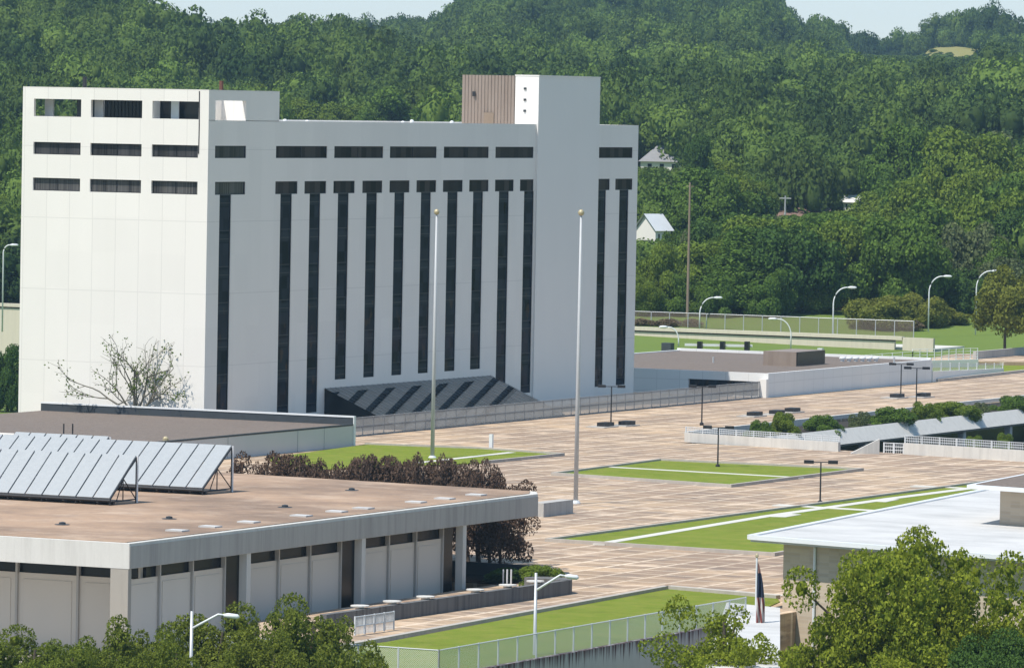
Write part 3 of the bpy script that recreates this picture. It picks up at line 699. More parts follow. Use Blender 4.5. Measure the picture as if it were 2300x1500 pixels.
# solar collector racks
def solar(xr, yb, yt, zb_, zt_, n, pw, label):
    r = empty('solar_rack', (xr-n*pw/2, (yb+yt)/2, FT+.03), label, 'solar panels', 'solar collector racks on the concrete roof')
    dy, dz = yt-yb, zt_-zb_; L = math.hypot(dy, dz); ny, nz = -dz/L*.12, dy/L*.12
    for i in range(n):
        x1 = xr-i*pw-.06; x0 = xr-(i+1)*pw+.06; m = MB()
        m.add([(x0, yb, zb_), (x1, yb, zb_), (x1, yt, zt_), (x0, yt, zt_), (x0, yb+ny, zb_+nz), (x1, yb+ny, zb_+nz), (x1, yt+ny, zt_+nz), (x0, yt+ny, zt_+nz)],
              [(0, 3, 2, 1), (4, 5, 6, 7), (0, 1, 5, 4), (1, 2, 6, 5), (2, 3, 7, 6), (3, 0, 4, 7)])
        m.build('collector', 'solar', r)
    m = MB(); zr = FT+.03; xl = xr-n*pw
    for xx in [xr-.05-k*pw*2 for k in range(n//2+1)]:
        m.tube([(xx, yt, zr), (xx, yt, zt_-.05)], .05, 6); m.tube([(xx, yb, zb_-.05), (xx, yt, zt_-.05)], .06, 6)
        m.tube([(xx, yb, zr), (xx, yb, zb_-.05)], .06, 6); m.tube([(xx, yb, zr+.25), (xx, yt, zr+.25)], .05, 6)
        ym = yb+dy*.5; zm = zb_+dz*.5
        m.tube([(xx, ym, zr+.25), (xx, ym, zm-.05)], .04, 6); m.tube([(xx, ym, zm-.05), (xx, yt, zr+.25)], .04, 6); m.tube([(xx, ym, zm-.05), (xx, yb+dy*.25, zr+.25)], .04, 6)
    m.tube([(xl, yb-.02, zb_-.1), (xr, yb-.02, zb_-.1)], .11, 6); m.tube([(xl, yt, zt_-.1), (xr, yt, zt_-.1)], .06, 6)
    m.tube([(xl, yb+dy*.5, zb_+dz*.5-.12), (xr, yb+dy*.5, zb_+dz*.5-.12)], .06, 6)
    m.tube([(xl, yb+.5, zr+.14), (xr, yb+.5, zr+.14)], .14, 6)
    m.build('support_frame', 'steel' if False else 'dark', r)
    m = MB(); m.tube([(xr+.03, yt+.02, zr), (xr+.03, yt+.02, zt_+.05)], .07, 6); m.build('end_post', 'lampwhite', r)
solar(-195.98, 337.88, 341.46, 6.5, 9.27, 10, 1.36, 'front rack of pale solar collectors on concrete roof')
solar(-196.14, 351.18, 355.38, 6.5, 9.31, 15, 1.36, 'middle rack of pale solar collectors reaching farthest right')
solar(-212.9, 363.0, 366.8, 6.2, 8.75, 6, 1.36, 'rear rack of pale solar collectors mostly hidden at left edge')

# walled planter beside it
W = empty('planter_wall', (-171, 343, 0), 'stained low concrete planter wall with rounded end beside concrete building', 'wall')
pa, pb = P(725, 1414), P(1272, 1334)
m = MB(); m.slab(pa, pb, .5, -1, 1.0); m.build('wall', 'conc_p', W)
pe = P(1262, 1334); m = MB()
cxy = np.array([pb[0]-1.6, pb[1]]); 
poly = [(cxy[0]+1.85*math.cos(a), cxy[1]+1.85*math.sin(a)) for a in np.linspace(-.15, math.pi*.95, 14)]
m.prism(poly, -.02, 1.0); m.build('wall', 'conc_p', W)
for px, py in ((785, 1364), (845, 1353), (912, 1342), (1020, 1326), (1080, 1315), (1138, 1306)):
    q = P(px, py, 1.0); v = pa[:2]+(pb[:2]-pa[:2])*((q[1]-pa[1])/(pb[1]-pa[1]))
    MB().lathe((v[0]-.35, v[1], .6), [(.3, 0), (.3, .5), (.62, .52), (.62, .6)], 14).build('cap', 'conc_w', W)
tag(MB().box(-205.4, 423.5, 0, -204.2, 429.2, 1.15).build('concrete_plinth', 'conc'), 'grey concrete plinth poking out behind the right end of concrete roof', 'plinth')
tag(MB().box(P(1098, 1010)[0], P(1098, 1010)[1], 0, P(1098, 1010)[0]+.35, P(1098, 1010)[1]+.3, 1.55).build('stone_marker', 'lampwhite'), 'small upright pale marker standing by the lawn edge', 'marker')
bf = empty('barrier_fence', P(845, 1416), 'short white barrier fence panel at the end of planter wall', 'fence')
rail_on(bf, P(797, 1428), P(884, 1415), .05, 1.25, 1.3, 'pale', 2, .16)
dk = empty('stair_enclosure', P(1120, 1290), 'dark sunken stair enclosure with white rail posts behind planter wall', 'stair enclosure')
s0 = P(1050, 1300); s1 = P(1215, 1290)
MB().box(-186, s0[1]-3, .02, -177.0, s1[1]-3.5, .06).build('floor', 'black', dk)  # flat black sheet on the paving stands for the dark stairwell
m = MB(); m.slab((-186, s1[1]-3), (-177.0, s1[1]-3), .2, 0, .9); m.build('wall', 'flash', dk)
for k in range(3): q = P(1130+k*9, 1300, .4); MB().tube([(q[0], q[1], 0), (q[0], q[1], 1.1)], .06, 6).build('post', 'lampwhite', dk)

# ------------------------------------------------------------------ flagpoles and lamps
def flagpole(base, h, label):
    r = empty('flagpole', base, label, 'flagpole')
    MB().tube([base, base+np.array([0, 0, h*.5]), base+np.array([0, 0, h])], [.2, .16, .09], 12).build('pole', 'poleg', r, True)
    MB().lathe(base+np.array([0, 0, h]), [(.06, 0), (.2, .08), (.28, .28), (.2, .48), (.04, .56)], 12).build('finial', 'gold', r, True)
    MB().lathe(base, [(.42, 0), (.42, .08), (.26, .3)], 14).build('base_collar', 'pale', r)
fp2 = P(1293, 1131); flagpole(fp2, 24.7, 'tall white flagpole standing on paving, right of the pair')
fp1 = P(971, 1030); h1 = float(PX(986, 478, fp1[0])[2]); flagpole(fp1, h1-.2, 'tall white flagpole behind plum bushes, left of the pair')

def twin_lamp(base, h, label):
    r = empty('plaza_lamp', base, label, 'lamp', 'twin headed lamps on the plaza'); b = np.array(base)
    MB().tube([b, b+np.array([0, 0, h])], [.085, .065], 8).build('pole', 'dark', r)
    u = np.array([.897, .44, 0]); m = MB(); m.tube([b+u*-.75+np.array([0, 0, h]), b+u*.75+np.array([0, 0, h])], .05, 6); m.build('arm', 'dark', r)
    for s_ in (-1, 1):
        c_ = b+u*s_*1.05+np.array([0, 0, h]); m = MB()
        a_ = u[:2]; n_ = np.array([-a_[1], a_[0]])
        m.prism([c_[:2]-a_*.42-n_*.25, c_[:2]+a_*.42-n_*.25, c_[:2]+a_*.42+n_*.25, c_[:2]-a_*.42+n_*.25], h+b[2]-.12, h+b[2]+.16); m.build('lamp_head', 'dark', r)
    MB().lathe(b, [(.22, 0), (.22, .25), (.1, .35)], 10).build('base', 'dark', r)
lamps = [((1372, 958), 868, 0, 'plaza lamp nearest the flagpole, its base among dark blocks'), ((1576, 955), 868, 0, 'plaza lamp in front of the annex window'),
         ((1612, 1050), 960, 0, 'plaza lamp standing in the middle lawn'), ((1842, 1132), 1038, 0, 'plaza lamp standing in the long front lawn strip'),
         ((2023, 893), 818, 0, 'plaza lamp before the annex side wall, left of two close together'), ((2057, 945), 827, -.9, 'taller plaza lamp rising from the bushes of sunken court')]
for bp, ty, z_, lb in lamps:
    b = P(*bp, z_); h = float(PX(bp[0], ty, b[0])[2])-z_; twin_lamp(b, h, lb)
for i, (px, py) in enumerate(((1360, 959), (1408, 956), (1695, 935), (1745, 931), (1780, 926), (2015, 894), (2074, 892))):
    q = P(px, py); m = MB(); m.box(q[0]-.55, q[1]-1.0, .12, q[0]+.55, q[1]+1.0, .52); o = m.build('bench_block', 'dark')
    tag(o, 'low dark block bench on a concrete pad on plaza', 'bench', 'dark block benches on the plaza')
    MB().box(q[0]-1.3, q[1]-2.2, -.01, q[0]+.9, q[1]+1.4, .11).build('pad', 'conc', o)

def arc_lamp(base, h, reach, label, rad=.11, side=1, group='curved street lamps by the highway', lead=.9):
    r = empty('street_lamp', base, label, 'street lamp', group); b = np.array(base, float); u = np.array([.897, .44, 0])*side
    c_ = abs(reach)*lead; pts = [b, b+np.array([0, 0, h-c_])]; rr = [rad, rad*.85]
    for k in range(1, 8):
        t_ = k/7*math.pi/2*.96; pts.append(b+np.array([0, 0, h-c_+math.sin(t_)*c_])+u*(1-math.cos(t_))*reach*.72); rr.append(rad*.75)
    pts.append(pts[-1]+u*reach*.15+np.array([0, 0, .02])); rr.append(rad*.6)
    MB().tube(pts, rr, 8).build('pole', 'lampwhite', r, True)
    e = pts[-1]; m = MB(); m.tube([e-u*.1, e+u*.25, e+u*.9, e+u*1.15], [.1, .19, .17, .05], 8); m.build('lamp_head', 'lampwhite', r, True)
def up(px, py, D): return PD(px, py, D)
for px, py, D, ty, reach, side, lb in ((1571, 745, 832, 668, 2.6, 1, 'curved street lamp right of the wooden pole'), (1870, 775, 812, 645, 2.6, 1, 'curved street lamp in front of the light green tree'),
        (2085, 745, 826, 620, 2.6, 1, 'curved street lamp rising behind the olive bushes'), (2191, 752, 830, 608, 2.8, 1, 'curved street lamp beside the tree at right edge'),
        (1524, 778, 795, 735, 2.0, -1, 'short curved street lamp seen over the annex roof, head to left'), (1776, 787, 787, 717, 2.5, -1, 'white curved street lamp behind the annex roof unit, head to left')):
    b = up(px, py, D); t_ = up(px, ty, D); arc_lamp(b, float(t_[2]-b[2]), reach, lb, .12, side)
b = up(5, 745, 842); arc_lamp(b, float(up(5, 550, 842)[2]-b[2]), 1.3, 'street lamp at far left edge beside white tower', .12, 1)

def arm_lamp(px, py, pyb, D, ax_, ay_, hx_, hy_, label):   # foreground lamps with one raised arm
    b = up(px, pyb, D); b[2] = -5; top = up(px, py, D); r = empty('roadside_lamp', (top[0], top[1], -5), label, 'street lamp', 'roadside lamps in the foreground')
    MB().tube([(top[0], top[1], -5), (top[0], top[1], top[2])], [.15, .085], 10).build('pole', 'steel', r, True)
    j = up(px+2, py+38, D); k1 = up(ax_, ay_, D); k2 = up(hx_, hy_, D)
    MB().tube([j, j+(k1-j)*.8, k1, k1+(k2-k1)*.35], [.075, .065, .06, .055], 8).build('arm', 'lampwhite', r, True)
    MB().tube([k1+(k2-k1)*.25, k1+(k2-k1)*.45, k1+(k2-k1)*.9, k2], [.07, .15, .15, .05], 8).build('lamp_head', 'lampwhite', r, True)
arm_lamp(1204, 1286, 1460, 352, 1258, 1291, 1300, 1297, 'steel roadside lamp rising before lower lawn')
arm_lamp(431, 1372, 1480, 322, 490, 1379, 538, 1385, 'steel roadside lamp rising among the bushes at lower left')

# utility poles
b = up(1544, 712, 845); tp = up(1550, 410, 845)
r = empty('utility_pole', b, 'tall bare brown wooden pole right of white tower', 'pole'); MB().tube([b, tp], [.24, .15], 8).build('pole', 'woodpole', r); MB().tube([tp+np.array([-.5, -.25, -.6]), tp+np.array([.5, .25, -.6])], .07, 6).build('crossarm', 'woodpole', r)
b = up(1763, 500, 1080); tp = up(1764, 440, 1080)
r = empty('utility_pole', b, 'distant grey pole with crossarm among the trees', 'pole'); MB().tube([b, tp], [.22, .14], 8).build('pole', 'steel', r); MB().tube([tp+np.array([-1.0, -.5, -.5]), tp+np.array([1.0, .5, -.5])], .1, 6).build('crossarm', 'steel', r)

# ------------------------------------------------------------------ highway barrier, fences and rails behind
hw = empty('highway_barrier', (-380, 745.5, .6), 'long cream concrete highway barrier running behind the tower', 'barrier')
xe = float(PY(2020, 776, 747)[0]); MB().box(-520, 745.2, -6, xe, 745.7, 1.75).build('wall', 'barrier', hw)
MB().box(-520, 745.25, 1.75, xe, 745.65, 1.95).build('gap_shade_strip', 'soil_and_shade', hw); MB().box(-520, 744.95, 1.95, xe+1.2, 745.95, 2.45).build('top_beam', 'barrier', hw)  # dark strip paints in the shadow gap under the top beam
xe2 = float(PY(2108, 778, 747)[0]); MB().box(xe+1.3, 745.0, .2, xe2, 745.6, 2.35).build('end_block', 'barrier', hw)
m = MB(); m.box(-520, 745.9, -6, xe2, 757, .9); structure('highway', m, 'path')
cf = empty('chain_link_fence', (-330, 760, 1), 'brown chain link fence standing above the highway barrier', 'fence')
fx0, fx1 = float(PY(1380, 740, 760)[0]), float(PY(2052, 752, 760)[0])
MB().slab((fx0, 760), (fx1, 760), .03, .8, 4.1).build('mesh_panel', 'chain_d', cf)
m = MB(); m.tube([(fx0, 760, 4.1), (fx1, 760, 4.1)], .05, 6); m.build('rail', 'steel', cf)
for i in range(17): xx = fx0+(fx1-fx0)*i/16; MB().tube([(xx, 760, .5), (xx, 760, 4.15)], .07, 6).build('post', 'steel', cf)
gd = empty('guard_rail', up(1610, 782, 775), 'white guard rail on dark posts behind the annex roof', 'guard rail')
q0, q1 = up(1538, 776, 778), up(1690, 784, 778)
MB().slab(q0, q1, .12, q0[2]-.05, q0[2]+.3).build('rail', 'lampwhite', gd)
for px in (1572, 1623, 1678): q = up(px, 780, 777.5); MB().box(q[0]-.3, q[1]-.3, 0, q[0]+.3, q[1]+.3, q[2]+.8).build('post', 'black', gd)
q = up(1500, 779, 778); tag(MB().box(q[0]-.7, q[1]-.6, 0, q[0]+.7, q[1]+.6, q[2]+.55).build('utility_box', 'flash'), 'dark utility box beside the short street lamp', 'utility box')
q = up(1923, 786, 768); tag(MB().lathe((q[0], q[1], 0), [(1.0, 0), (.95, .4), (.55, .75), (.1, .85)], 10).build('dark_boulder', 'flash'), 'dark boulder on the grass behind annex', 'boulder')
q = up(1843, 792, 770); tag(MB().box(q[0]-.35, q[1]-.3, 0, q[0]+.35, q[1]+.3, 2.0).build('grey_cabinet', 'pale'), 'slim pale cabinet on grass right of the roof unit', 'cabinet')
wr = empty('ramp_railing', up(2090, 790, 760), 'white pipe railing on a white ramp wall at right', 'railing')
q0, q1, q2 = up(1935, 800, 752), up(2050, 790, 758), up(2196, 780, 765)
MB().slab(q0, q1, .4, 0, .7, 0, 1.0).build('ramp_wall', 'white_plain', wr); MB().slab(q1, q2, .4, 0, 1.0, 0, 1.1).build('ramp_wall', 'white_plain', wr)
rail_on(wr, q1, q2, (1.0, 1.1), (2.6, 2.6), 1.3, 'lampwhite', 4); rail_on(wr, q0, q1, (.7, 1.0), (1.9, 2.3), 2.0, 'lampwhite', 3)
q3, q4 = up(2190, 765, 778), up(2330, 748, 800)
tag(MB().slab(q3, q4, .5, -.2, 1.6).build('road_wall', 'conc'), 'grey road wall behind the tree trunk at right edge', 'wall')
structure('road', MB().prism([tuple(up(2050, 790, 770)[:2]), tuple(up(2350, 778, 772)[:2]), tuple(up(2350, 755, 798)[:2]), tuple(up(2150, 764, 795)[:2])], -.3, .55), 'paving')
q = up(1858, 707, 868); tag(MB().slab(up(1795, 705, 868), up(1925, 707, 868), .5, 2.0, 4.6).build('brick_wall', 'redbrick'), 'low red brick wall at the foot of trees behind highway', 'wall')

# ------------------------------------------------------------------ white-roofed brick building at the right
RZ = 5.0
RB = empty('brick_building', (-140, 375, -5), 'tan brick building with broad white flat roof at right', 'building')
rp = [P(1686, 1204, RZ), P(2245, 1094, RZ), P(2420, 1062, RZ), P(2420, 1262, RZ)]
poly = [tuple(p[:2]) for p in rp]; MB().prism(poly, RZ-.36, RZ).build('roof', 'whiteroof', RB)
cenr = np.mean(np.array(poly), 0)
ed = MB(); 
for i in (0, 3):
    a, b = np.array(poly[i]), np.array(poly[(i+1) % 4]); ed.slab(a, b, .5, RZ-.20, RZ+.10)
ed.build('roof_edge', 'lampwhite', RB)
c0 = P(1752, 1222, RZ-.36); dS = np.array(poly[3])-np.array(poly[0]); dS /= np.linalg.norm(dS); dW = np.array(poly[1])-np.array(poly[0]); dW /= np.linalg.norm(dW)
k0 = np.array(poly[0])+dS*2.3+dW*1.35; k1_ = k0+dS*45; k2_ = k1_+dW*45; k3_ = k0+dW*52
MB().prism([k0, k1_, k2_, k3_], -6, RZ-.36).build('wall', 'brick', RB)
q = k0+dS*2.75; nS = np.array([dS[1], -dS[0]])
MB().tube([(q[0]+nS[0]*.12, q[1]+nS[1]*.12, -6), (q[0]+nS[0]*.12, q[1]+nS[1]*.12, RZ-.5)], .1, 8).build('downpipe', 'lampwhite', RB)
for k in (4.2, 5.6): 
    qa = k0+dS*k+nS*.03; MB().slab(qa, qa+dS*.9, .08, -6, -1.6).build('window', 'black', RB)
hb = P(2245, 1178, RZ); 
hp = [np.array(hb[:2]), np.array(hb[:2])+dS*14, np.array(hb[:2])+dS*14+dW*14, np.array(hb[:2])+dW*14]
hz = RZ+2.55
pb_ = MB().prism(hp, RZ+.002, hz).build('plant_room', 'brick', RB)
o2 = [hp[0]-dS*2.2-dW*2.0, hp[1]-dW*2.0, hp[2]+dW*1, hp[3]-dS*2.2+dW*1]
MB().prism(o2, hz+.002, hz+.28).build('roof_slab', 'lampwhite', pb_)
MB().prism([o2[0]+dS*.6+dW*.6, o2[1]+dW*.6, o2[2]-dW*.6, o2[3]+dS*.6-dW*.6], hz+.282, hz+.34).build('roof_gravel', 'gravel', pb_)
# low white wing and the flag in front of it
lw = MB(); lw.prism([tuple(P(*q_, .5)[:2]) for q_ in ((1632, 1352), (1752, 1364), (1752, 1600), (1560, 1570))], -6, .5)
tag(lw.build('white_wing', 'whiteroof'), 'low white roofed wing left of tan brick wall', 'building')
fb_ = up(1700, 1252, 372); r = empty('flag_mast', (fb_[0], fb_[1], -5), 'thin flagpole with limp red white and blue flag', 'flag')
MB().tube([(fb_[0], fb_[1], -5), (fb_[0], fb_[1], fb_[2])], [.09, .06], 8).build('pole', 'lampwhite', r)
MB().lathe(fb_, [(.05, 0), (.13, .1), (.1, .22), (.02, .3)], 8).build('finial', 'gold', r)
t = NT('flag_cloth'); x, y, z = t.xyz(t.pos())
zc = float(fb_[2])
uu = t.math('ADD', t.math('MULTIPLY', x, 9.), t.math('MULTIPLY', y, 4.)); sw = t.math('ADD', uu, t.math('MULTIPLY', z, 1.6))
strp = t.math('GREATER_THAN', t.math('SINE', t.math('MULTIPLY', sw, 2.2)), 0.)
c = t.mix(strp, (.55, .50, .46), (.22, .06, .05))
c = t.mix(t.math('GREATER_THAN', z, zc-2.6), c, (.025, .035, .065))
c = t.mix(t.math('GREATER_THAN', z, zc-1.0), c, (.34, .2, .17))
MAT['flag'] = t.done(c, .8, .2)
m = MB(); u = np.array([.897, .44, 0]); w2 = np.array([-.44, .897, 0]); rows = 18; cols = 12; vs = []
for i in range(rows+1):
    f_ = i/rows; z_ = zc-.2-f_*4.3; wd = .16+.48*min(1, f_*1.7)*(1-.35*max(0, f_-.7))
    for j in range(cols+1):
        g_ = j/cols; vs.append(fb_*0+np.array([fb_[0], fb_[1], z_-.25*g_])+u*(g_*wd+.05*math.sin(f_*7))+w2*(.16*math.sin(g_*13+f_*3)*min(1, f_*2+.2)))
m.add(vs, [(i*(cols+1)+j, i*(cols+1)+j+1, (i+1)*(cols+1)+j+1, (i+1)*(cols+1)+j) for i in range(rows) for j in range(cols)]); m.build('flag_cloth', 'flag', r, True)

# retaining wall and chain link fence along the lower lawn
RW = empty('retaining_wall', (-158, 330, -5), 'black stained concrete retaining wall below chain link fence', 'wall')
g0, g1, g2 = np.array([-164.9, 313.75]), np.array(P(975, 1500)[:2]), None
s1_ = np.array([-156.6, 313.6]); s2_ = np.array([-156.6, 352.])
MB().slab((-151.7, 300.7), (-151.7, 347), .4, -7, .07).build('wall', 'drip', RW); MB().slab((-172, 300.7), (-151.9, 300.7), .4, -7, .07).build('wall', 'drip', RW)
CL = empty('chain_link_fence', (-152, 325, 0), 'silver chain link fence with many posts along lower lawn', 'fence')
for a, b in (((-151.75, 300.75), (-151.75, 346.)), ((-168, 300.75), (-151.75, 300.75))):
    MB().slab(a, b, .02, .08, 1.6).build('mesh_panel', 'chain', CL)
    MB().tube([(*a, 1.6), (*b, 1.6)], .04, 6).build('rail', 'pale', CL)
    n = int(round(np.hypot(b[0]-a[0], b[1]-a[1])/2.6))
    for i in range(n+1):
        q = np.array(a)+(np.array(b)-np.array(a))*i/n; MB().tube([(*q, -.6), (*q, 1.65)], .055, 6).build('post', 'pale', CL)

# ------------------------------------------------------------------ houses on the hillside
def house(px, pyb, D, w_, l_, h_, rh, label, wm='white_plain', rm='shingle', rot=.3, hip=False):
    b = PD(px, pyb, D); r = empty('house', b, label, 'house'); ca, sa = math.cos(rot), math.sin(rot)
    def tr(x, y, z): return (b[0]+x*ca-y*sa, b[1]+x*sa+y*ca, b[2]+z)
    m = MB(); hw_, hl = w_/2, l_/2
    m.add([tr(-hw_, -hl, -3), tr(hw_, -hl, -3), tr(hw_, hl, -3), tr(-hw_, hl, -3), tr(-hw_, -hl, h_), tr(hw_, -hl, h_), tr(hw_, hl, h_), tr(-hw_, hl, h_)],
          [(0, 1, 5, 4), (1, 2, 6, 5), (2, 3, 7, 6), (3, 0, 4, 7), (4, 5, 6, 7)])
    if not hip: m.add([tr(-hw_, -hl, h_), tr(-hw_, hl, h_), tr(-hw_, 0, h_+rh*.97), tr(hw_, -hl, h_), tr(hw_, hl, h_), tr(hw_, 0, h_+rh*.97)], [(0, 2, 1), (3, 4, 5)])
    m.build('wall', wm, r)
    m = MB(); o_ = .5; k = hl*.95 if hip else -o_
    e = [tr(-hw_-o_, -hl-o_, h_-.1), tr(hw_+o_, -hl-o_, h_-.1), tr(hw_+o_, hl+o_, h_-.1), tr(-hw_-o_, hl+o_, h_-.1), tr(-hw_+k, 0, h_+rh), tr(hw_-k, 0, h_+rh)]
    m.add(e, [(0, 1, 5, 4), (2, 3, 4, 5), (3, 0, 4), (1, 2, 5)] if hip else [(0, 1, 5, 4), (2, 3, 4, 5)]); m.build('roof', rm, r)
    for i in range(3):
        x = -hw_+w_*(i+.6)/3.4; q = MB(); q.add([tr(x, -hl-.04, h_*.35), tr(x+w_*.1, -hl-.04, h_*.35), tr(x+w_*.1, -hl-.04, h_*.8), tr(x, -hl-.04, h_*.8)], [(0, 1, 2, 3)]); q.build('window', 'glass', r)
house(1487, 392, 1245, 9, 7, 2.9, 3.4, 'white house with grey hipped roof on the wooded hillside', rot=.35, hip=True)
house(1466, 558, 985, 3.6, 5, 3.2, 2.8, 'white gabled house half hidden beside tower corner', rot=1.2, rm='pale')
house(1790, 512, 1090, 12, 8, 2.4, 1.5, 'brown roofed house peeping out between the hillside trees', rm='brownroof', rot=.4)
house(1914, 480, 1100, 3, 4, 2.3, 1.3, 'small white gable among the treetops at right', rot=.25, rm='white_plain')

# ------------------------------------------------------------------ trees
def ico():
    p = (1+5**.5)/2; v = np.array([(-1, p, 0), (1, p, 0), (-1, -p, 0), (1, -p, 0), (0, -1, p), (0, 1, p), (0, -1, -p), (0, 1, -p), (p, 0, -1), (p, 0, 1), (-p, 0, -1), (-p, 0, 1)])
    f = np.array([(0, 11, 5), (0, 5, 1), (0, 1, 7), (0, 7, 10), (0, 10, 11), (1, 5, 9), (5, 11, 4), (11, 10, 2), (10, 7, 6), (7, 1, 8), (3, 9, 4), (3, 4, 2), (3, 2, 6), (3, 6, 8), (3, 8, 9), (4, 9, 5), (2, 4, 11), (6, 2, 10), (8, 6, 7), (9, 8, 1)])
    return v/np.linalg.norm(v[0]), f
IV, IF = ico()
def crown(rng, shape, nl, leaves, ls, core=.72, lobe=(.30, .46), flat=1.0, up_bias=.25, spread=(.45, .74), jit=.8, cull=.74, cdw=.25):
    """unit crown: half-width 1, height 0..2*flat. returns verts, quads(4 idx), tris as degenerate-free lists, tint"""
    cs = []; rs = []
    for i in range(nl):
        if shape == 'cone':
            h = (i+.5)/nl; h = h**1.15; rad = (1-h)**.8*.72; a = i*2.4+rng.uniform(-.5, .5); q = rad*rng.uniform(.55, 1)
            cs.append((q*math.cos(a), q*math.sin(a), .12+h*1.75*flat)); rs.append(.16+.30*(1-h)*rng.uniform(.8, 1.15))
        else:
            v = rng.normal(size=3); v /= np.linalg.norm(v); v[2] = abs(v[2])*1.25-.42
            if shape == 'boxy': v /= (np.abs(v)**3.2).sum()**(1/3.2)
            q = rng.uniform(*spread); cs.append((v[0]*q, v[1]*q, (1+v[2]*.8*q*1.2)*flat)); rs.append(rng.uniform(*lobe))
    if shape != 'cone': cs.append((0, 0, flat)); rs.append(.55)
    cs = np.array(cs); rs = np.array(rs)
    w_ = rs**2; pick = rng.choice(len(rs), int(leaves*1.6), p=w_/w_.sum())
    d = rng.normal(size=(len(pick), 3)); d[:, 2] += up_bias; d /= np.linalg.norm(d, axis=1)[:, None]
    pt = cs[pick]+d*(rs[pick]*rng.uniform(.8, 1.12, len(pick)))[:, None]*np.array([1, 1, .85])
    dist = np.linalg.norm((pt[:, None]-cs[None])/np.array([1, 1, .85]), axis=2)/rs[None]; dist[np.arange(len(pick)), pick] = 9
    keep = dist.min(1) > cull; pt = pt[keep][:leaves]; d = d[keep][:leaves]; n = len(pt)
    cd_ = pt-np.array([0, 0, flat*.75]); cd_ /= np.linalg.norm(cd_, axis=1)[:, None]+1e-6
    nn = d*(.8-cdw)+cd_*cdw+rng.normal(size=(n, 3))*jit; nn /= np.linalg.norm(nn, axis=1)[:, None]
    a_ = np.cross(nn, rng.normal(size=(n, 3))); a_ /= np.linalg.norm(a_, axis=1)[:, None]; b_ = np.cross(nn, a_)
    s1 = ls*rng.uniform(.6, 1.35, n)[:, None]; s2 = s1*rng.uniform(.5, .85, n)[:, None]
    V = np.stack([pt-a_*s1, pt-b_*s2+nn*s1*.15, pt+a_*s1, pt+b_*s2+nn*s1*.15], 1).reshape(-1, 3)
    Q = np.arange(n*4).reshape(-1, 4); tint = rng.uniform(0, 1, n)
    if core > 0:
        cv = []; ct = []; b0 = len(V)
        for c_, r_ in zip(cs, rs):
            jt = 1+rng.uniform(-.18, .18, (12, 1)); cv.append(c_+IV*jt*r_*core*np.array([1, 1, .85])); ct.append(IF+b0); b0 += 12
        V = np.concatenate([V]+cv); Tt = np.concatenate(ct)
        tint = np.concatenate([tint, np.full(len(Tt), .0)])
    else: Tt = np.zeros((0, 3), int)
    zlo = np.percentile(V[:, 2], 1.5); V[:, 2] -= zlo; cs = cs-np.array([0, 0, zlo])
    return V, Q, Tt, tint, cs, rs
def np_mesh(name, V, Q, Tt, tint, mats, mi=None):
    me = bpy.data.meshes.new(name); nq, nt_ = len(Q), len(Tt)
    me.vertices.add(len(V)); me.vertices.foreach_set('co', np.ascontiguousarray(V, np.float32).ravel())
    me.loops.add(nq*4+nt_*3); me.loops.foreach_set('vertex_index', np.concatenate([Q.ravel(), Tt.ravel()]).astype(np.int32))
    me.polygons.add(nq+nt_)
    st_ = np.concatenate([np.arange(nq)*4, nq*4+np.arange(nt_)*3]).astype(np.int32); me.polygons.foreach_set('loop_start', st_)
    at = me.attributes.new('tint', 'FLOAT', 'FACE'); at.data.foreach_set('value', tint.astype(np.float32))
    for m_ in mats: me.materials.append(m_)
    me.update(calc_edges=True); me.validate(); return me
def trunk_mb(rng, h, r, cs=None, limbs=6, spread=1.):
    m = MB(); pts = [(0, 0, -.3), (rng.uniform(-.1, .1), rng.uniform(-.1, .1), h*.35), (rng.uniform(-.2, .2), rng.uniform(-.2, .2), h*.7), (rng.uniform(-.3, .3), rng.uniform(-.3, .3), h)]
    m.tube(pts, [r*1.25, r*.95, r*.7, r*.25], 8)
    if cs is not None:
        for c_ in cs[:limbs]:
            s = rng.uniform(.3, .65); p0 = np.array([0, 0, h*s]); mid = (p0+c_)/2+np.array([0, 0, -.1*np.linalg.norm(c_-p0)])
            m.tube([p0, mid, c_], [r*.5, r*.3, r*.1], 6)
    return m
PROTO = {}
def proto(kind, shape, mat, n, leaves, ls, **kw):
    L = []
    for i in range(n):
        V, Q, Tt, tint, cs, rs = crown(RNG, shape, kw.get('nl', 14), leaves, ls, **{k: v for k, v in kw.items() if k != 'nl'})
        L.append((np_mesh(kind+'_crown', V, Q, Tt, tint, [GREENS[mat]]), cs))
    PROTO[kind] = L
W_ = dict(nl=26, lobe=(.20, .36), spread=(.4, .82), core=.74, jit=.5, cdw=.4)
proto('broad', 'boxy', 'mid', 4, 11000, .034, **W_); proto('dark', 'boxy', 'dark', 3, 11000, .034, **W_); proto('light', 'boxy', 'light', 3, 11000, .034, **W_)
proto('scrub', 'round', 'dry', 1, 1600, .07, nl=20, lobe=(.2, .4), core=.4, flat=.6); proto('olive', 'boxy', 'olive', 2, 11000, .034, flat=.8, **W_); proto('cone', 'cone', 'mid', 1, 13000, .032, nl=44, flat=1.2)
proto('conelight', 'cone', 'light', 1, 13000, .032, nl=40, flat=1.0); proto('grey', 'round', 'grey', 2, 7000, .034, nl=20, lobe=(.18, .32), spread=(.4, .85), core=.5)
TRUNKS = []
for i in range(3): TRUNKS.append(trunk_mb(RNG, 1.0, .045, None).build('trunk_pattern', 'bark'))
for o in TRUNKS: bpy.data.objects.remove(o, do_unlink=False) if False else None
TM = [o.data for o in TRUNKS]
for o in TRUNKS: bpy.data.objects.remove(o)
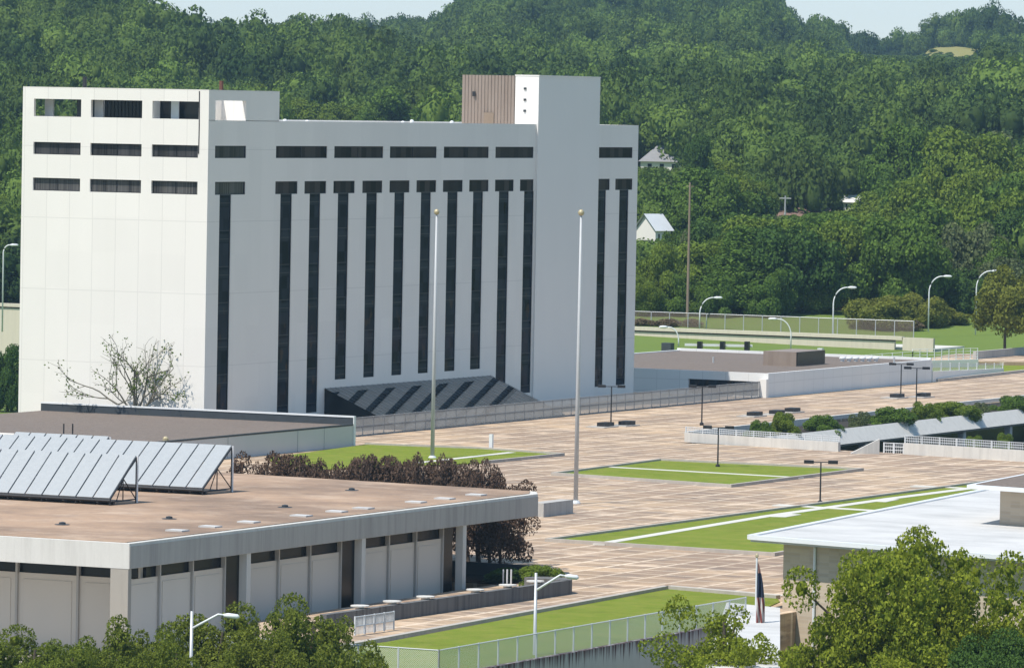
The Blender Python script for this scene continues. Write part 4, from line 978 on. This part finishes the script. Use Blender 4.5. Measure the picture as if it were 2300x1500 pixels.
def plant_tree(xy_, zg, top, hw_, kind, label, cat='tree', group=None, name=None, base=.22):
    """a thing: crown and trunk; crown fills from base fraction of the height up"""
    me, cs = PROTO[kind][random.randrange(len(PROTO[kind]))]
    r = empty(name or 'tree', (xy_[0], xy_[1], zg), label, cat, group)
    hgt = top-zg; zb_ = hgt*base; ext = max(v.co.z for v in me.vertices) if kind not in EXT else EXT[kind]
    EXT[kind] = ext
    c = bpy.data.objects.new('crown', me); C.objects.link(c); c.parent = r; c.location = (0, 0, zb_); c.rotation_euler = (0, 0, random.uniform(0, 6.28))
    c.scale = (hw_, hw_, (hgt-zb_)/ext)
    k = bpy.data.objects.new('trunk', random.choice(TM)); C.objects.link(k); k.parent = r; k.scale = (hgt*.35, hgt*.35, hgt*.7)
    return r
EXT = {}
def tree_px(px, top, D, wpx, kind, label, group=None, base=.2, name=None, zg=None):
    p = DL(D/math.cos(0), px); q = PD(px, top, D); zg = float(ground_z(np.array(q[0]), np.array(q[1]))) if zg is None else zg
    return plant_tree(q[:2], zg, float(q[2]), wpx/2/F*D, kind, label, 'tree', group, name, base)
# trees one can tell apart behind the highway
named = [
 (1668, 505, 860, 265, 'cone', 'tall dense dark green conifer-shaped tree behind the highway fence', .0),
 (1482, 540, 855, 125, 'light', 'yellow green tree right against the tower corner', .02),
 (1838, 592, 862, 130, 'conelight', 'light green pointed tree behind the brick wall', .02),
 (1572, 300, 1060, 95, 'dark', 'very tall narrow dark tree behind the bare wooden pole', .1),
 (1560, 515, 905, 95, 'grey', 'thin greyish tree beside wooden pole', .1),
 (1655, 400, 1010, 190, 'dark', 'big dark tree behind the conifer', .1),
 (1790, 545, 900, 150, 'grey', 'pale loose tree between conifer and light green tree', .05),
 (1905, 480, 915, 230, 'broad', 'wide rounded green tree in the middle of hillside row', .05),
 (2030, 520, 905, 200, 'dark', 'dark rounded tree above the olive bushes', .02),
 (2110, 535, 890, 170, 'broad', 'green tree left of second highway lamp', .05),
 (2180, 600, 880, 190, 'dark', 'deep dark tree behind the two right lamps', .0),
 (2235, 430, 985, 250, 'light', 'broad sunlit tree high at right edge', .1),
 (2120, 400, 1040, 190, 'broad', 'rounded green tree high on right slope', .1),
 (1985, 425, 1030, 180, 'light', 'bright rounded tree above the wide green tree', .1),
 (2270, 520, 915, 170, 'broad', 'green tree at far right below the sunlit one', .05),
]
named.append((1518, 512, 925, 75, 'broad', 'slim green tree covering the right side of white gabled house', .0))
for px, tp_, D, wp, kd, lb, bs in named: tree_px(px, tp_, D, wp, kd, lb, None, bs)
for px, tp_, D, wp, lb in ((1985, 660, 838, 160, 'large round olive bush left of the third lamp'), (2065, 655, 842, 130, 'olive bush directly below the third lamp'), (2128, 688, 846, 110, 'smaller olive bush right of the others')):
    tree_px(px, tp_, D, wp, 'olive', lb, None, 0., 'bush')
tree_px(2262, 588, 792, 170, 'olive', 'spreading tree with dark trunk at right edge of photo', None, .28)
for i, (px, tp_, D, wp, kd) in enumerate(((1440, 610, 851, 95, 'light'), (1512, 612, 853, 110, 'broad'), (1600, 622, 852, 110, 'broad'), (1730, 600, 854, 120, 'broad'), (1905, 600, 876, 120, 'dark'), (1965, 590, 880, 130, 'broad'), (2040, 600, 872, 130, 'dark'), (2110, 610, 868, 130, 'dark'), (2200, 610, 866, 140, 'dark'), (2285, 600, 872, 130, 'broad'))):
    tree_px(px, tp_, D, wp, kd, 'low bushy tree at the foot of the wood behind the highway', 'low trees at the foot of the wood', -.02)
for px, wp in ((1445, 70), (1500, 80), (1555, 60), (1990, 60), (2045, 70)):
    tree_px(px, 714, 836, wp, 'scrub', 'dry brown scrub behind the chain link fence above highway', 'dry scrub along the fence', 0., 'scrub')
# sunlit treetops showing over the tower roof, left-hand trees
for px, tp_, D, wp, kd, lb in ((925, 190, 1280, 215, 'broad', 'large round tree peeping over the tower roof'), (1018, 236, 1270, 110, 'light', 'light green treetop left of brown penthouse'),
        (690, 213, 1290, 150, 'light', 'yellow green treetop right of the raised tower block'), (770, 228, 1285, 130, 'light', 'yellow green treetop over the middle of roof'),
        (838, 240, 1275, 110, 'broad', 'small green treetop over the roof beside the large one'), (150, 168, 1350, 110, 'light', 'pale green treetop above the left of tower'),
        (550, 180, 1350, 130, 'light', 'pale green treetop above the tower right of pipe'), (330, 190, 1345, 120, 'olive', 'brownish treetop above the middle of tower top'),
        (1365, 232, 1250, 120, 'broad', 'green treetop just right of the stair tower'),
        (22, 400, 1000, 110, 'light', 'sunlit green tree at left edge beside tower'), (25, 250, 1150, 130, 'broad', 'tall green tree at left edge above the bridge'),
        (20, 560, 915, 100, 'dark', 'dark tree at left edge just above the barrier'), (22, 770, 722, 90, 'dark', 'dark shaded tree below the highway at left edge')):
    tree_px(px, tp_, D, wp, kd, lb, None, .05 if D > 800 else 0)

# clearings in the wood (column range, treetop limit, farthest distance)
CLEAR = [(1430, 1530, 372, 1244), (1440, 1492, 532, 984), (1752, 1836, 474, 1089), (1895, 1935, 470, 1099), (1750, 1775, 480, 1080),
         (1520, 1580, 640, 856)]
def blocked(px, top, D, hw_):
    b = np.zeros(len(px), bool)
    for a0, a1, yl, Dm in CLEAR: b |= (px+hw_*.8 > a0) & (px-hw_*.8 < a1) & (top < yl) & (D < Dm)
    return b
def scatter(D0, D1, s0, s1, amin, amax):
    out = []; D = D0
    while D < D1:
        s = s0+(s1-s0)*(D-D0)/(D1-D0); n = int((amax-amin)/F*D/s)
        a = amin+(np.arange(n)+RNG.uniform(0, 1, n))*s*F/D; dd = D+RNG.uniform(-.6, .6, n)*s
        L = (a-1150)/F*dd; out.append(np.stack([_fh[0]*dd+_rh[0]*L, _fh[1]*dd+_rh[1]*L, dd, a], 1)); D += s*.95
    return np.concatenate(out)
S = scatter(866, 3300, 11, 14.5, -260, 2560)
S = np.concatenate([S[:, :2], ground_z(S[:, 0], S[:, 1])[:, None], S[:, 2:]], 1)
n = len(S); hgt = RNG.uniform(8, 19, n)*(1+.15*RNG.normal(size=n)); hgt = np.clip(hgt, 6, 24); wid = 1.5+hgt*RNG.uniform(.32, .48, n)
tp3 = S[:, :3].copy(); tp3[:, 2] += hgt
px_, ty_, dd_ = projn(tp3); gp = S[:, :3].copy(); _, gy_, _ = projn(gp)
hwp = wid*F/dd_
bad = (S[:, 4] < 320) & (S[:, 3] < 905)
for a0, a1, yl, Dm_ in CLEAR:
    hit = (px_+hwp*.8 > a0) & (px_-hwp*.8 < a1) & (ty_ < yl) & (dd_ < Dm_)
    for i in np.where(hit)[0]:
        nh = float(PD(px_[i], yl+2, dd_[i])[2])-S[i, 2]
        if nh < 2.2: bad[i] = True
        else: hgt[i] = min(hgt[i], nh); wid[i] = min(wid[i], max(nh*.75, 3.2))
# dry meadow high on the right slope: keep it and the sight line over it open
inm = (px_ > 1885) & (px_ < 2225); Dm = S[:, 3]
mz = lambda a, D: float(ground_z(*[np.array(v) for v in DL(D, a)]))
def d_at(a, yy):
    Dg = np.arange(1650, 2790, 10.); pts = np.array([[*DL(D, a), mz(a, D)] for D in Dg]); _, y, _ = projn(pts); i = np.argmin(np.abs(y-yy)); return Dg[i]
MD = [(1900, 117, 112), (1960, 122, 108), (2050, 124, 107), (2130, 126, 109), (2205, 125, 117)]
near_e = [DL(d_at(a, y0), a) for a, y0, y1 in MD]; far_e = [DL(d_at(a, y1), a) for a, y0, y1 in MD]
dn = np.interp(px_, [q[0] for q in MD], [d_at(q[0], q[1]) for q in MD]); df = np.interp(px_, [q[0] for q in MD], [d_at(q[0], q[2]) for q in MD])
lim = np.interp(px_, [q[0] for q in MD], [q[1]+1 for q in MD])
sh = inm & (Dm < dn) & (ty_ < lim) & (Dm > 1400)
newh = np.array([float(PD(a, l, D)[2]) for a, l, D in zip(px_[sh], lim[sh], dd_[sh])])-S[sh, 2]
hgt[sh] = np.maximum(newh, 2.5); wid[sh] = np.minimum(wid[sh], np.maximum(hgt[sh]*.8, 3)); bad |= inm & (Dm >= dn) & (Dm < df)
MB_ = MB(); vs = []; aa = np.linspace(1895, 2210, 22); kk = 7
for a in aa:
    y0 = np.interp(a, [q[0] for q in MD], [q[1] for q in MD]); y1 = np.interp(a, [q[0] for q in MD], [q[2] for q in MD]); d0, d1 = d_at(a, y0)-60, d_at(a, y1)
    for i in range(kk):
        D = d0+(d1-d0)*i/(kk-1); p = DL(D, a); vs.append((p[0], p[1], mz(a, D)+.9))
MB_.add(vs, [(i*kk+j, (i+1)*kk+j, (i+1)*kk+j+1, i*kk+j+1) for i in range(len(aa)-1) for j in range(kk-1)]); structure('meadow', MB_, 'meadow')
bad |= (px_ > 610) & (px_ < 1050) & (Dm > 900) & (Dm < 1285) & (ty_ < 275)
near = (Dm < 1090) & ~bad
vis = ((px_-hwp > 1415) | (px_+hwp < 55)) & (px_ > -60) & (px_ < 2360)
indiv = near & vis
KL = {'broad': 'rounded mid green tree in the wood on lower hillside', 'dark': 'dark green tree in the wood on lower hillside', 'light': 'yellow green tree in the wood on lower hillside', 'grey': 'greyish open tree in the wood on lower hillside'}
idx = np.where(indiv)[0]
if len(idx) > 230: idx = idx[np.argsort(-hwp[idx])[:230]]
mask = np.zeros(n, bool); mask[idx] = True
for i in idx:
    kd = random.choices(['broad', 'dark', 'light', 'grey'], [5, 2, 3, .35])[0]
    plant_tree(S[i, :2], float(S[i, 2]), float(S[i, 2]+hgt[i]), float(wid[i]), kd, KL[kd], 'tree', 'trees in the wood behind the highway', None, .08)
# the far wood reads as one mass
rest = np.where(~bad & ~mask)[0]
rest = rest[(px_[rest] > -200) & (px_[rest] < 2500) & ~((px_[rest] > 130) & (px_[rest] < 1350) & (ty_[rest] > 330))]
spec_n = np.sin(S[:, 0]*.021+2)*np.cos(S[:, 1]*.017)+.6*np.sin(S[:, 0]*.047+S[:, 1]*.039)
base_t = np.clip(RNG.beta(1.1, 1.7, len(rest))+.26*spec_n[rest], 0, 1)
RNG.shuffle(rest)
base_t = np.clip(RNG.beta(.8, 1.2, len(rest))+.26*spec_n[rest], 0, 1)
ng = bpy.data.node_groups.new('far_wood', 'GeometryNodeTree')
ng.interface.new_socket('Geometry', in_out='INPUT', socket_type='NodeSocketGeometry'); ng.interface.new_socket('Geometry', in_out='OUTPUT', socket_type='NodeSocketGeometry')
gi = ng.nodes.new('NodeGroupInput'); go = ng.nodes.new('NodeGroupOutput'); jn = ng.nodes.new('GeometryNodeJoinGeometry')
NP = 9
for q_ in range(NP):
    V, Q, Tt, tint, cs, rs = crown(RNG, 'boxy' if q_ % 2 else 'round', 16, 2100, .043, core=.72, lobe=(.22, .40), spread=(.4, .82), jit=.45, cdw=.45)
    V[:, 2] *= 1/V[:, 2].max()
    me = np_mesh('wood_tree', V, Q, Tt, tint, [GREENS['forest']]); po = bpy.data.objects.new('wood_tree', me)
    oi_ = ng.nodes.new('GeometryNodeObjectInfo'); oi_.inputs['Object'].default_value = po; oi_.inputs['As Instance'].default_value = True
    sel = rest[np.arange(len(rest)) % NP == q_]; bt = base_t[np.arange(len(rest)) % NP == q_]
    iop = ng.nodes.new('GeometryNodeInstanceOnPoints')
    idn = ng.nodes.new('GeometryNodeInputNamedAttribute'); idn.data_type = 'INT'; idn.inputs[0].default_value = 'kind_id'
    cmp_ = ng.nodes.new('FunctionNodeCompare'); cmp_.data_type = 'INT'; cmp_.operation = 'EQUAL'
    ia = [x for x in cmp_.inputs if x.type == 'INT']; ng.links.new([x for x in idn.outputs if x.enabled and x.name == 'Attribute'][0], ia[0]); ia[1].default_value = q_
    ng.links.new(cmp_.outputs[0], iop.inputs['Selection'])
    for nm, sk in (('tree_scale', 'Scale'), ('tree_turn', 'Rotation')):
        na_ = ng.nodes.new('GeometryNodeInputNamedAttribute'); na_.data_type = 'FLOAT_VECTOR'; na_.inputs[0].default_value = nm
        ng.links.new([x for x in na_.outputs if x.enabled and x.name == 'Attribute'][0], iop.inputs[sk])
    ng.links.new(gi.outputs[0], iop.inputs['Points']); ng.links.new(oi_.outputs['Geometry'], iop.inputs['Instance']); ng.links.new(iop.outputs[0], jn.inputs[0])
ng.links.new(jn.outputs[0], go.inputs[0])
pm = bpy.data.meshes.new('far_wood'); pm.vertices.add(len(rest)); pm.vertices.foreach_set('co', S[rest, :3].astype(np.float32).ravel())
kid = (np.arange(len(rest)) % NP).astype(np.int32)
pm.attributes.new('kind_id', 'INT', 'POINT').data.foreach_set('value', kid)
pm.attributes.new('tree_tint', 'FLOAT', 'POINT').data.foreach_set('value', base_t.astype(np.float32))
pm.attributes.new('tree_scale', 'FLOAT_VECTOR', 'POINT').data.foreach_set('vector', np.stack([wid[rest]*1.08, wid[rest]*1.08, hgt[rest]], 1).astype(np.float32).ravel())
tu = np.zeros((len(rest), 3), np.float32); tu[:, 2] = RNG.uniform(0, 6.28, len(rest)); pm.attributes.new('tree_turn', 'FLOAT_VECTOR', 'POINT').data.foreach_set('vector', tu.ravel())
fo = bpy.data.objects.new('far_wood', pm); C.objects.link(fo); md = fo.modifiers.new('wood', 'NODES'); md.node_group = ng
tag(fo, 'dense green wood covering the far hills', 'wood', None, 'stuff')

# plum trees behind the concrete building
proto('plum', 'boxy', 'plum', 3, 9000, .030, core=.3, nl=30, lobe=(.15, .3), spread=(.3, .95), flat=.85, jit=.7, cull=.4)
for k_, px in enumerate(list(range(556, 740, 26))+list(range(772, 1130, 24))):
    q = PY(px, 1020+random.uniform(-9, 16), 378+random.uniform(-1.5, 1.5)); plant_tree(q[:2], 0., float(q[2]), random.uniform(1.5, 2.4), 'plum', 'plum leaved bush in the dense row behind concrete roof', 'bush', 'plum bushes in the row behind the concrete building', 'plum_bush', random.uniform(.1, .3))
for px, py, wp, lb in ((590, 1012, 150, 'dark plum leaved tree farthest left behind the concrete roof'), (690, 1015, 130, 'plum tree second from left behind concrete roof'), (790, 1008, 130, 'plum tree left of the flagpole behind concrete roof'),
        (880, 1016, 130, 'plum tree just left of flagpole foot'), (985, 1012, 150, 'plum tree right around the flagpole foot'),  (1080, 1035, 120, 'plum tree second from right behind concrete roof')):
    q = PY(px, py, 379); plant_tree(q[:2], 0., float(q[2]), wp/2/29.5, 'plum', lb, 'tree', 'plum trees behind the concrete building', 'plum_tree', .3)
proto('plumbig', 'boxy', 'plum', 1, 11000, .027, core=0, nl=40, lobe=(.12, .26), spread=(.3, .95), flat=1.1, jit=.8, cull=.3)
q = PY(1128, 1060, 374.6); plant_tree(q[:2], 0., float(q[2]), 3.1, 'plumbig', 'plum tree whose crown hangs below the right end of roof', 'tree', 'plum trees behind the concrete building', 'plum_tree', .1)

# big near tree, small tree and hedge in the front right
_keep = RNG; RNG = np.random.default_rng(21)
proto('bigtree', 'boxy', 'near', 1, 75000, .0155, core=.4, nl=230, lobe=(.09, .19), spread=(.25, .98), flat=.8, jit=.85, cull=.35, cdw=.15)
RNG = _keep
proto('smalltree', 'boxy', 'near', 2, 15000, .022, core=0, nl=75, lobe=(.09, .2), spread=(.2, 1.), flat=1.0, jit=.7, cull=.4)
proto('hedge', 'boxy', 'hedge', 3, 30000, .0195, core=.4, nl=60, lobe=(.13, .26), spread=(.3, .95), flat=.8, jit=.7, cull=.5)
proto('shrub', 'boxy', 'dark', 1, 30000, .019, core=.6, nl=50, lobe=(.13, .28), spread=(.4, .9), flat=.7, jit=.6)
def near_tree(px, top, bot, D, wpx, kind, label, name='tree', zg=-5.5, cat='tree', group=None):
    q = PD(px, top, D); zb_ = float(PD(px, bot, D)[2]); me, cs = PROTO[kind][random.randrange(len(PROTO[kind]))]
    r = empty(name, (q[0], q[1], zg), label, cat, group); ext = max(v.co.z for v in me.vertices)
    c = bpy.data.objects.new('crown', me); C.objects.link(c); c.parent = r; c.location = (0, 0, zb_-zg); hw_ = wpx/2/F*D; sz = (q[2]-zb_)/ext
    c.scale = (hw_, hw_, sz); a_ = random.uniform(0, 6.28); c.rotation_euler = (0, 0, a_)
    cc = [np.array([(x*math.cos(a_)-y*math.sin(a_))*hw_, (x*math.sin(a_)+y*math.cos(a_))*hw_, z*sz+zb_-zg]) for x, y, z in cs]
    mt = trunk_mb(RNG, (zb_-zg)+(q[2]-zb_)*.75, .06*hw_+.05, cc, min(14, len(cc)))
    mt.v = [(v[0]+q[0], v[1]+q[1], v[2]+zg) for v in mt.v]; mt.build('trunk', 'bark', r)
    return r
near_tree(2062, 1175, 1600, 338, 520, 'bigtree', 'big leafy green tree in front of white roof')
near_tree(1625, 1335, 1580, 345, 320, 'smalltree', 'thin loose tree left of the tan brick wall')
near_tree(2245, 1405, 1640, 318, 330, 'shrub', 'dense dark green shrub in the lower right corner', 'shrub', cat='shrub')
near_tree(2010, 1440, 1640, 322, 320, 'smalltree', 'lighter green low tree in front of big tree', 'tree')
for px, tp_, wp, D, lb in ((75, 1405, 330, 330, 'bushy tree at lower left corner'), (285, 1375, 290, 334, 'bushy tree before the corner column of concrete building'), (500, 1352, 330, 328, 'bushy tree behind the left roadside lamp'),
        (712, 1332, 320, 336, 'bushy tree right of left roadside lamp'), (175, 1430, 260, 322, 'lower bushy tree second from left in front'), (395, 1415, 260, 320, 'lower bushy tree around the left lamp post'), (610, 1420, 260, 324, 'lower bushy tree in front between two taller ones')):
    near_tree(px, tp_, 1620, D, wp, 'hedge', lb, 'bushy_tree', -5.5)
# greenery in the sunken court and planter
for px, tp_, bt, wp, kd, lb in ((1762, 930, 985, 70, 'light', 'pale green bush at left end of court planter'), (1850, 938, 985, 90, 'broad', 'round green bush second from left in court planter'), (1995, 920, 990, 110, 'broad', 'large bush hanging over the beam of court planter'),
        (2078, 905, 960, 70, 'light', 'light bush by the tall court lamp'), (2145, 903, 958, 110, 'light', 'wide light bush in middle of court planter'), (2270, 893, 950, 100, 'broad', 'dark bush at right end of court planter'), (1930, 930, 975, 60, 'grey', 'small greyish bush between two court bushes'),
        (1700, 950, 985, 60, 'broad', 'tiny bush tucked behind the left court wall'), (2200, 910, 955, 70, 'grey', 'dry greyish bush in the court planter')):
    q = PX(px, tp_, -238.2); zb_ = zb-1.4; plant_tree(q[:2], zb_, float(q[2])+.35, wp/2/18.5, kd, lb, 'bush', 'bushes in the sunken court planter', 'bush', 0.)
for px, tp_, lb in ((2188, 975, 'left small bush behind the right court wall'), (2258, 970, 'right small bush behind the right court wall')):
    q = PX(px, tp_, -229); plant_tree(q[:2], -6, float(q[2]), 1.3, 'light', lb, 'bush', None, 'bush', .35)
q = P(1215, 1290, .9); plant_tree(q[:2], 0., 1.75, 1.7, 'light', 'low green hedge behind the rounded planter wall', 'hedge', None, 'hedge', 0.)
q = P(1150, 1296, .4); plant_tree(q[:2]+np.array([-.5, 0]), 0., 1.2, 1.5, 'dark', 'low dark hedge beside the stair enclosure', 'hedge', None, 'hedge', 0.)

# almost bare tree before the sunlit tower wall
def bare_tree():
    bq = PY(303, 930, 499.6); r = empty('bare_tree', (bq[0], bq[1], 0), 'nearly bare tree with few leaves in front of white wall', 'tree')
    rng = np.random.default_rng(3); m = MB(); tips = []
    tipz = float(PY(303, 735, 499.6)[2])
    def branch(p, d, L, rad, lev):
        n_ = 4; pts = [p]; q_ = p; dd2 = d.copy()
        for k in range(n_):
            dd2 = dd2+rng.normal(size=3)*np.array([.13, .08, .10])+np.array([0, 0, .03]); dd2 /= np.linalg.norm(dd2); q_ = q_+dd2*L/n_; pts.append(q_)
            if lev < 3 and k >= 1:
                for s_ in range(1):
                    nd = dd2+rng.normal(size=3)*np.array([.62, .4, .45]); nd /= np.linalg.norm(nd); branch(q_, nd, L*rng.uniform(.5, .72), rad*.55, lev+1)
            if lev >= 2: tips.append(q_)
        m.tube(pts, list(np.linspace(rad, rad*.5, n_+1)), 5 if lev > 1 else 7, False)
    base = np.array([bq[0], bq[1], 0.]); m.tube([base, base+np.array([0, 0, 2.2])], [.24, .18], 8)
    for an, ti in ((-.68, .9), (-.4, 1.2), (-.15, 1.6), (.1, 2.2), (.4, 1.3), (.75, .9), (1.05, .6), (.0, 1.4)):
        d_ = np.array([math.sin(an), rng.uniform(-.35, .1), math.cos(an)*.9]); d_ /= np.linalg.norm(d_)
        branch(base+np.array([0, 0, 1.6+.5*rng.random()]), d_, 4.1*rng.uniform(.85, 1.15), .13, 0)
    m.build('trunk', 'barkgrey', r)
    tips = np.array(tips); tips = tips[rng.random(len(tips)) < .4]
    vs_, fs_ = [], []
    for p in tips:
        if rng.random() < .5 and p[2] > 6: continue
        for k in range(3):
            c_ = p+rng.normal(size=3)*.22; a_ = rng.normal(size=3); a_ /= np.linalg.norm(a_); b_ = np.cross(a_, rng.normal(size=3)); b_ /= np.linalg.norm(b_); s_ = .13
            i0 = len(vs_); vs_ += [c_-a_*s_, c_-b_*s_*.7, c_+a_*s_, c_+b_*s_*.7]; fs_.append((i0, i0+1, i0+2, i0+3))
    mb = MB(); mb.add(vs_, fs_); mb.build('leaves', GREENS['light'], r)
bare_tree()

# ------------------------------------------------------------------ air
def haze(density):
    m = MB(); m.box(-2600, -60, -9, 700, 4200, 112)
    t = NT('haze_air'); v = t.n('ShaderNodeVolumePrincipled'); v.inputs['Color'].default_value = (.50, .78, 1., 1); v.inputs['Density'].default_value = density
    v.inputs['Anisotropy'].default_value = .2
    t.l(v.outputs[0], t.out.inputs['Volume']); o = m.build('haze', t.m); tag(o, kind='stuff'); o['label'] = 'thin bluish summer haze over the whole valley'
haze(.00007)
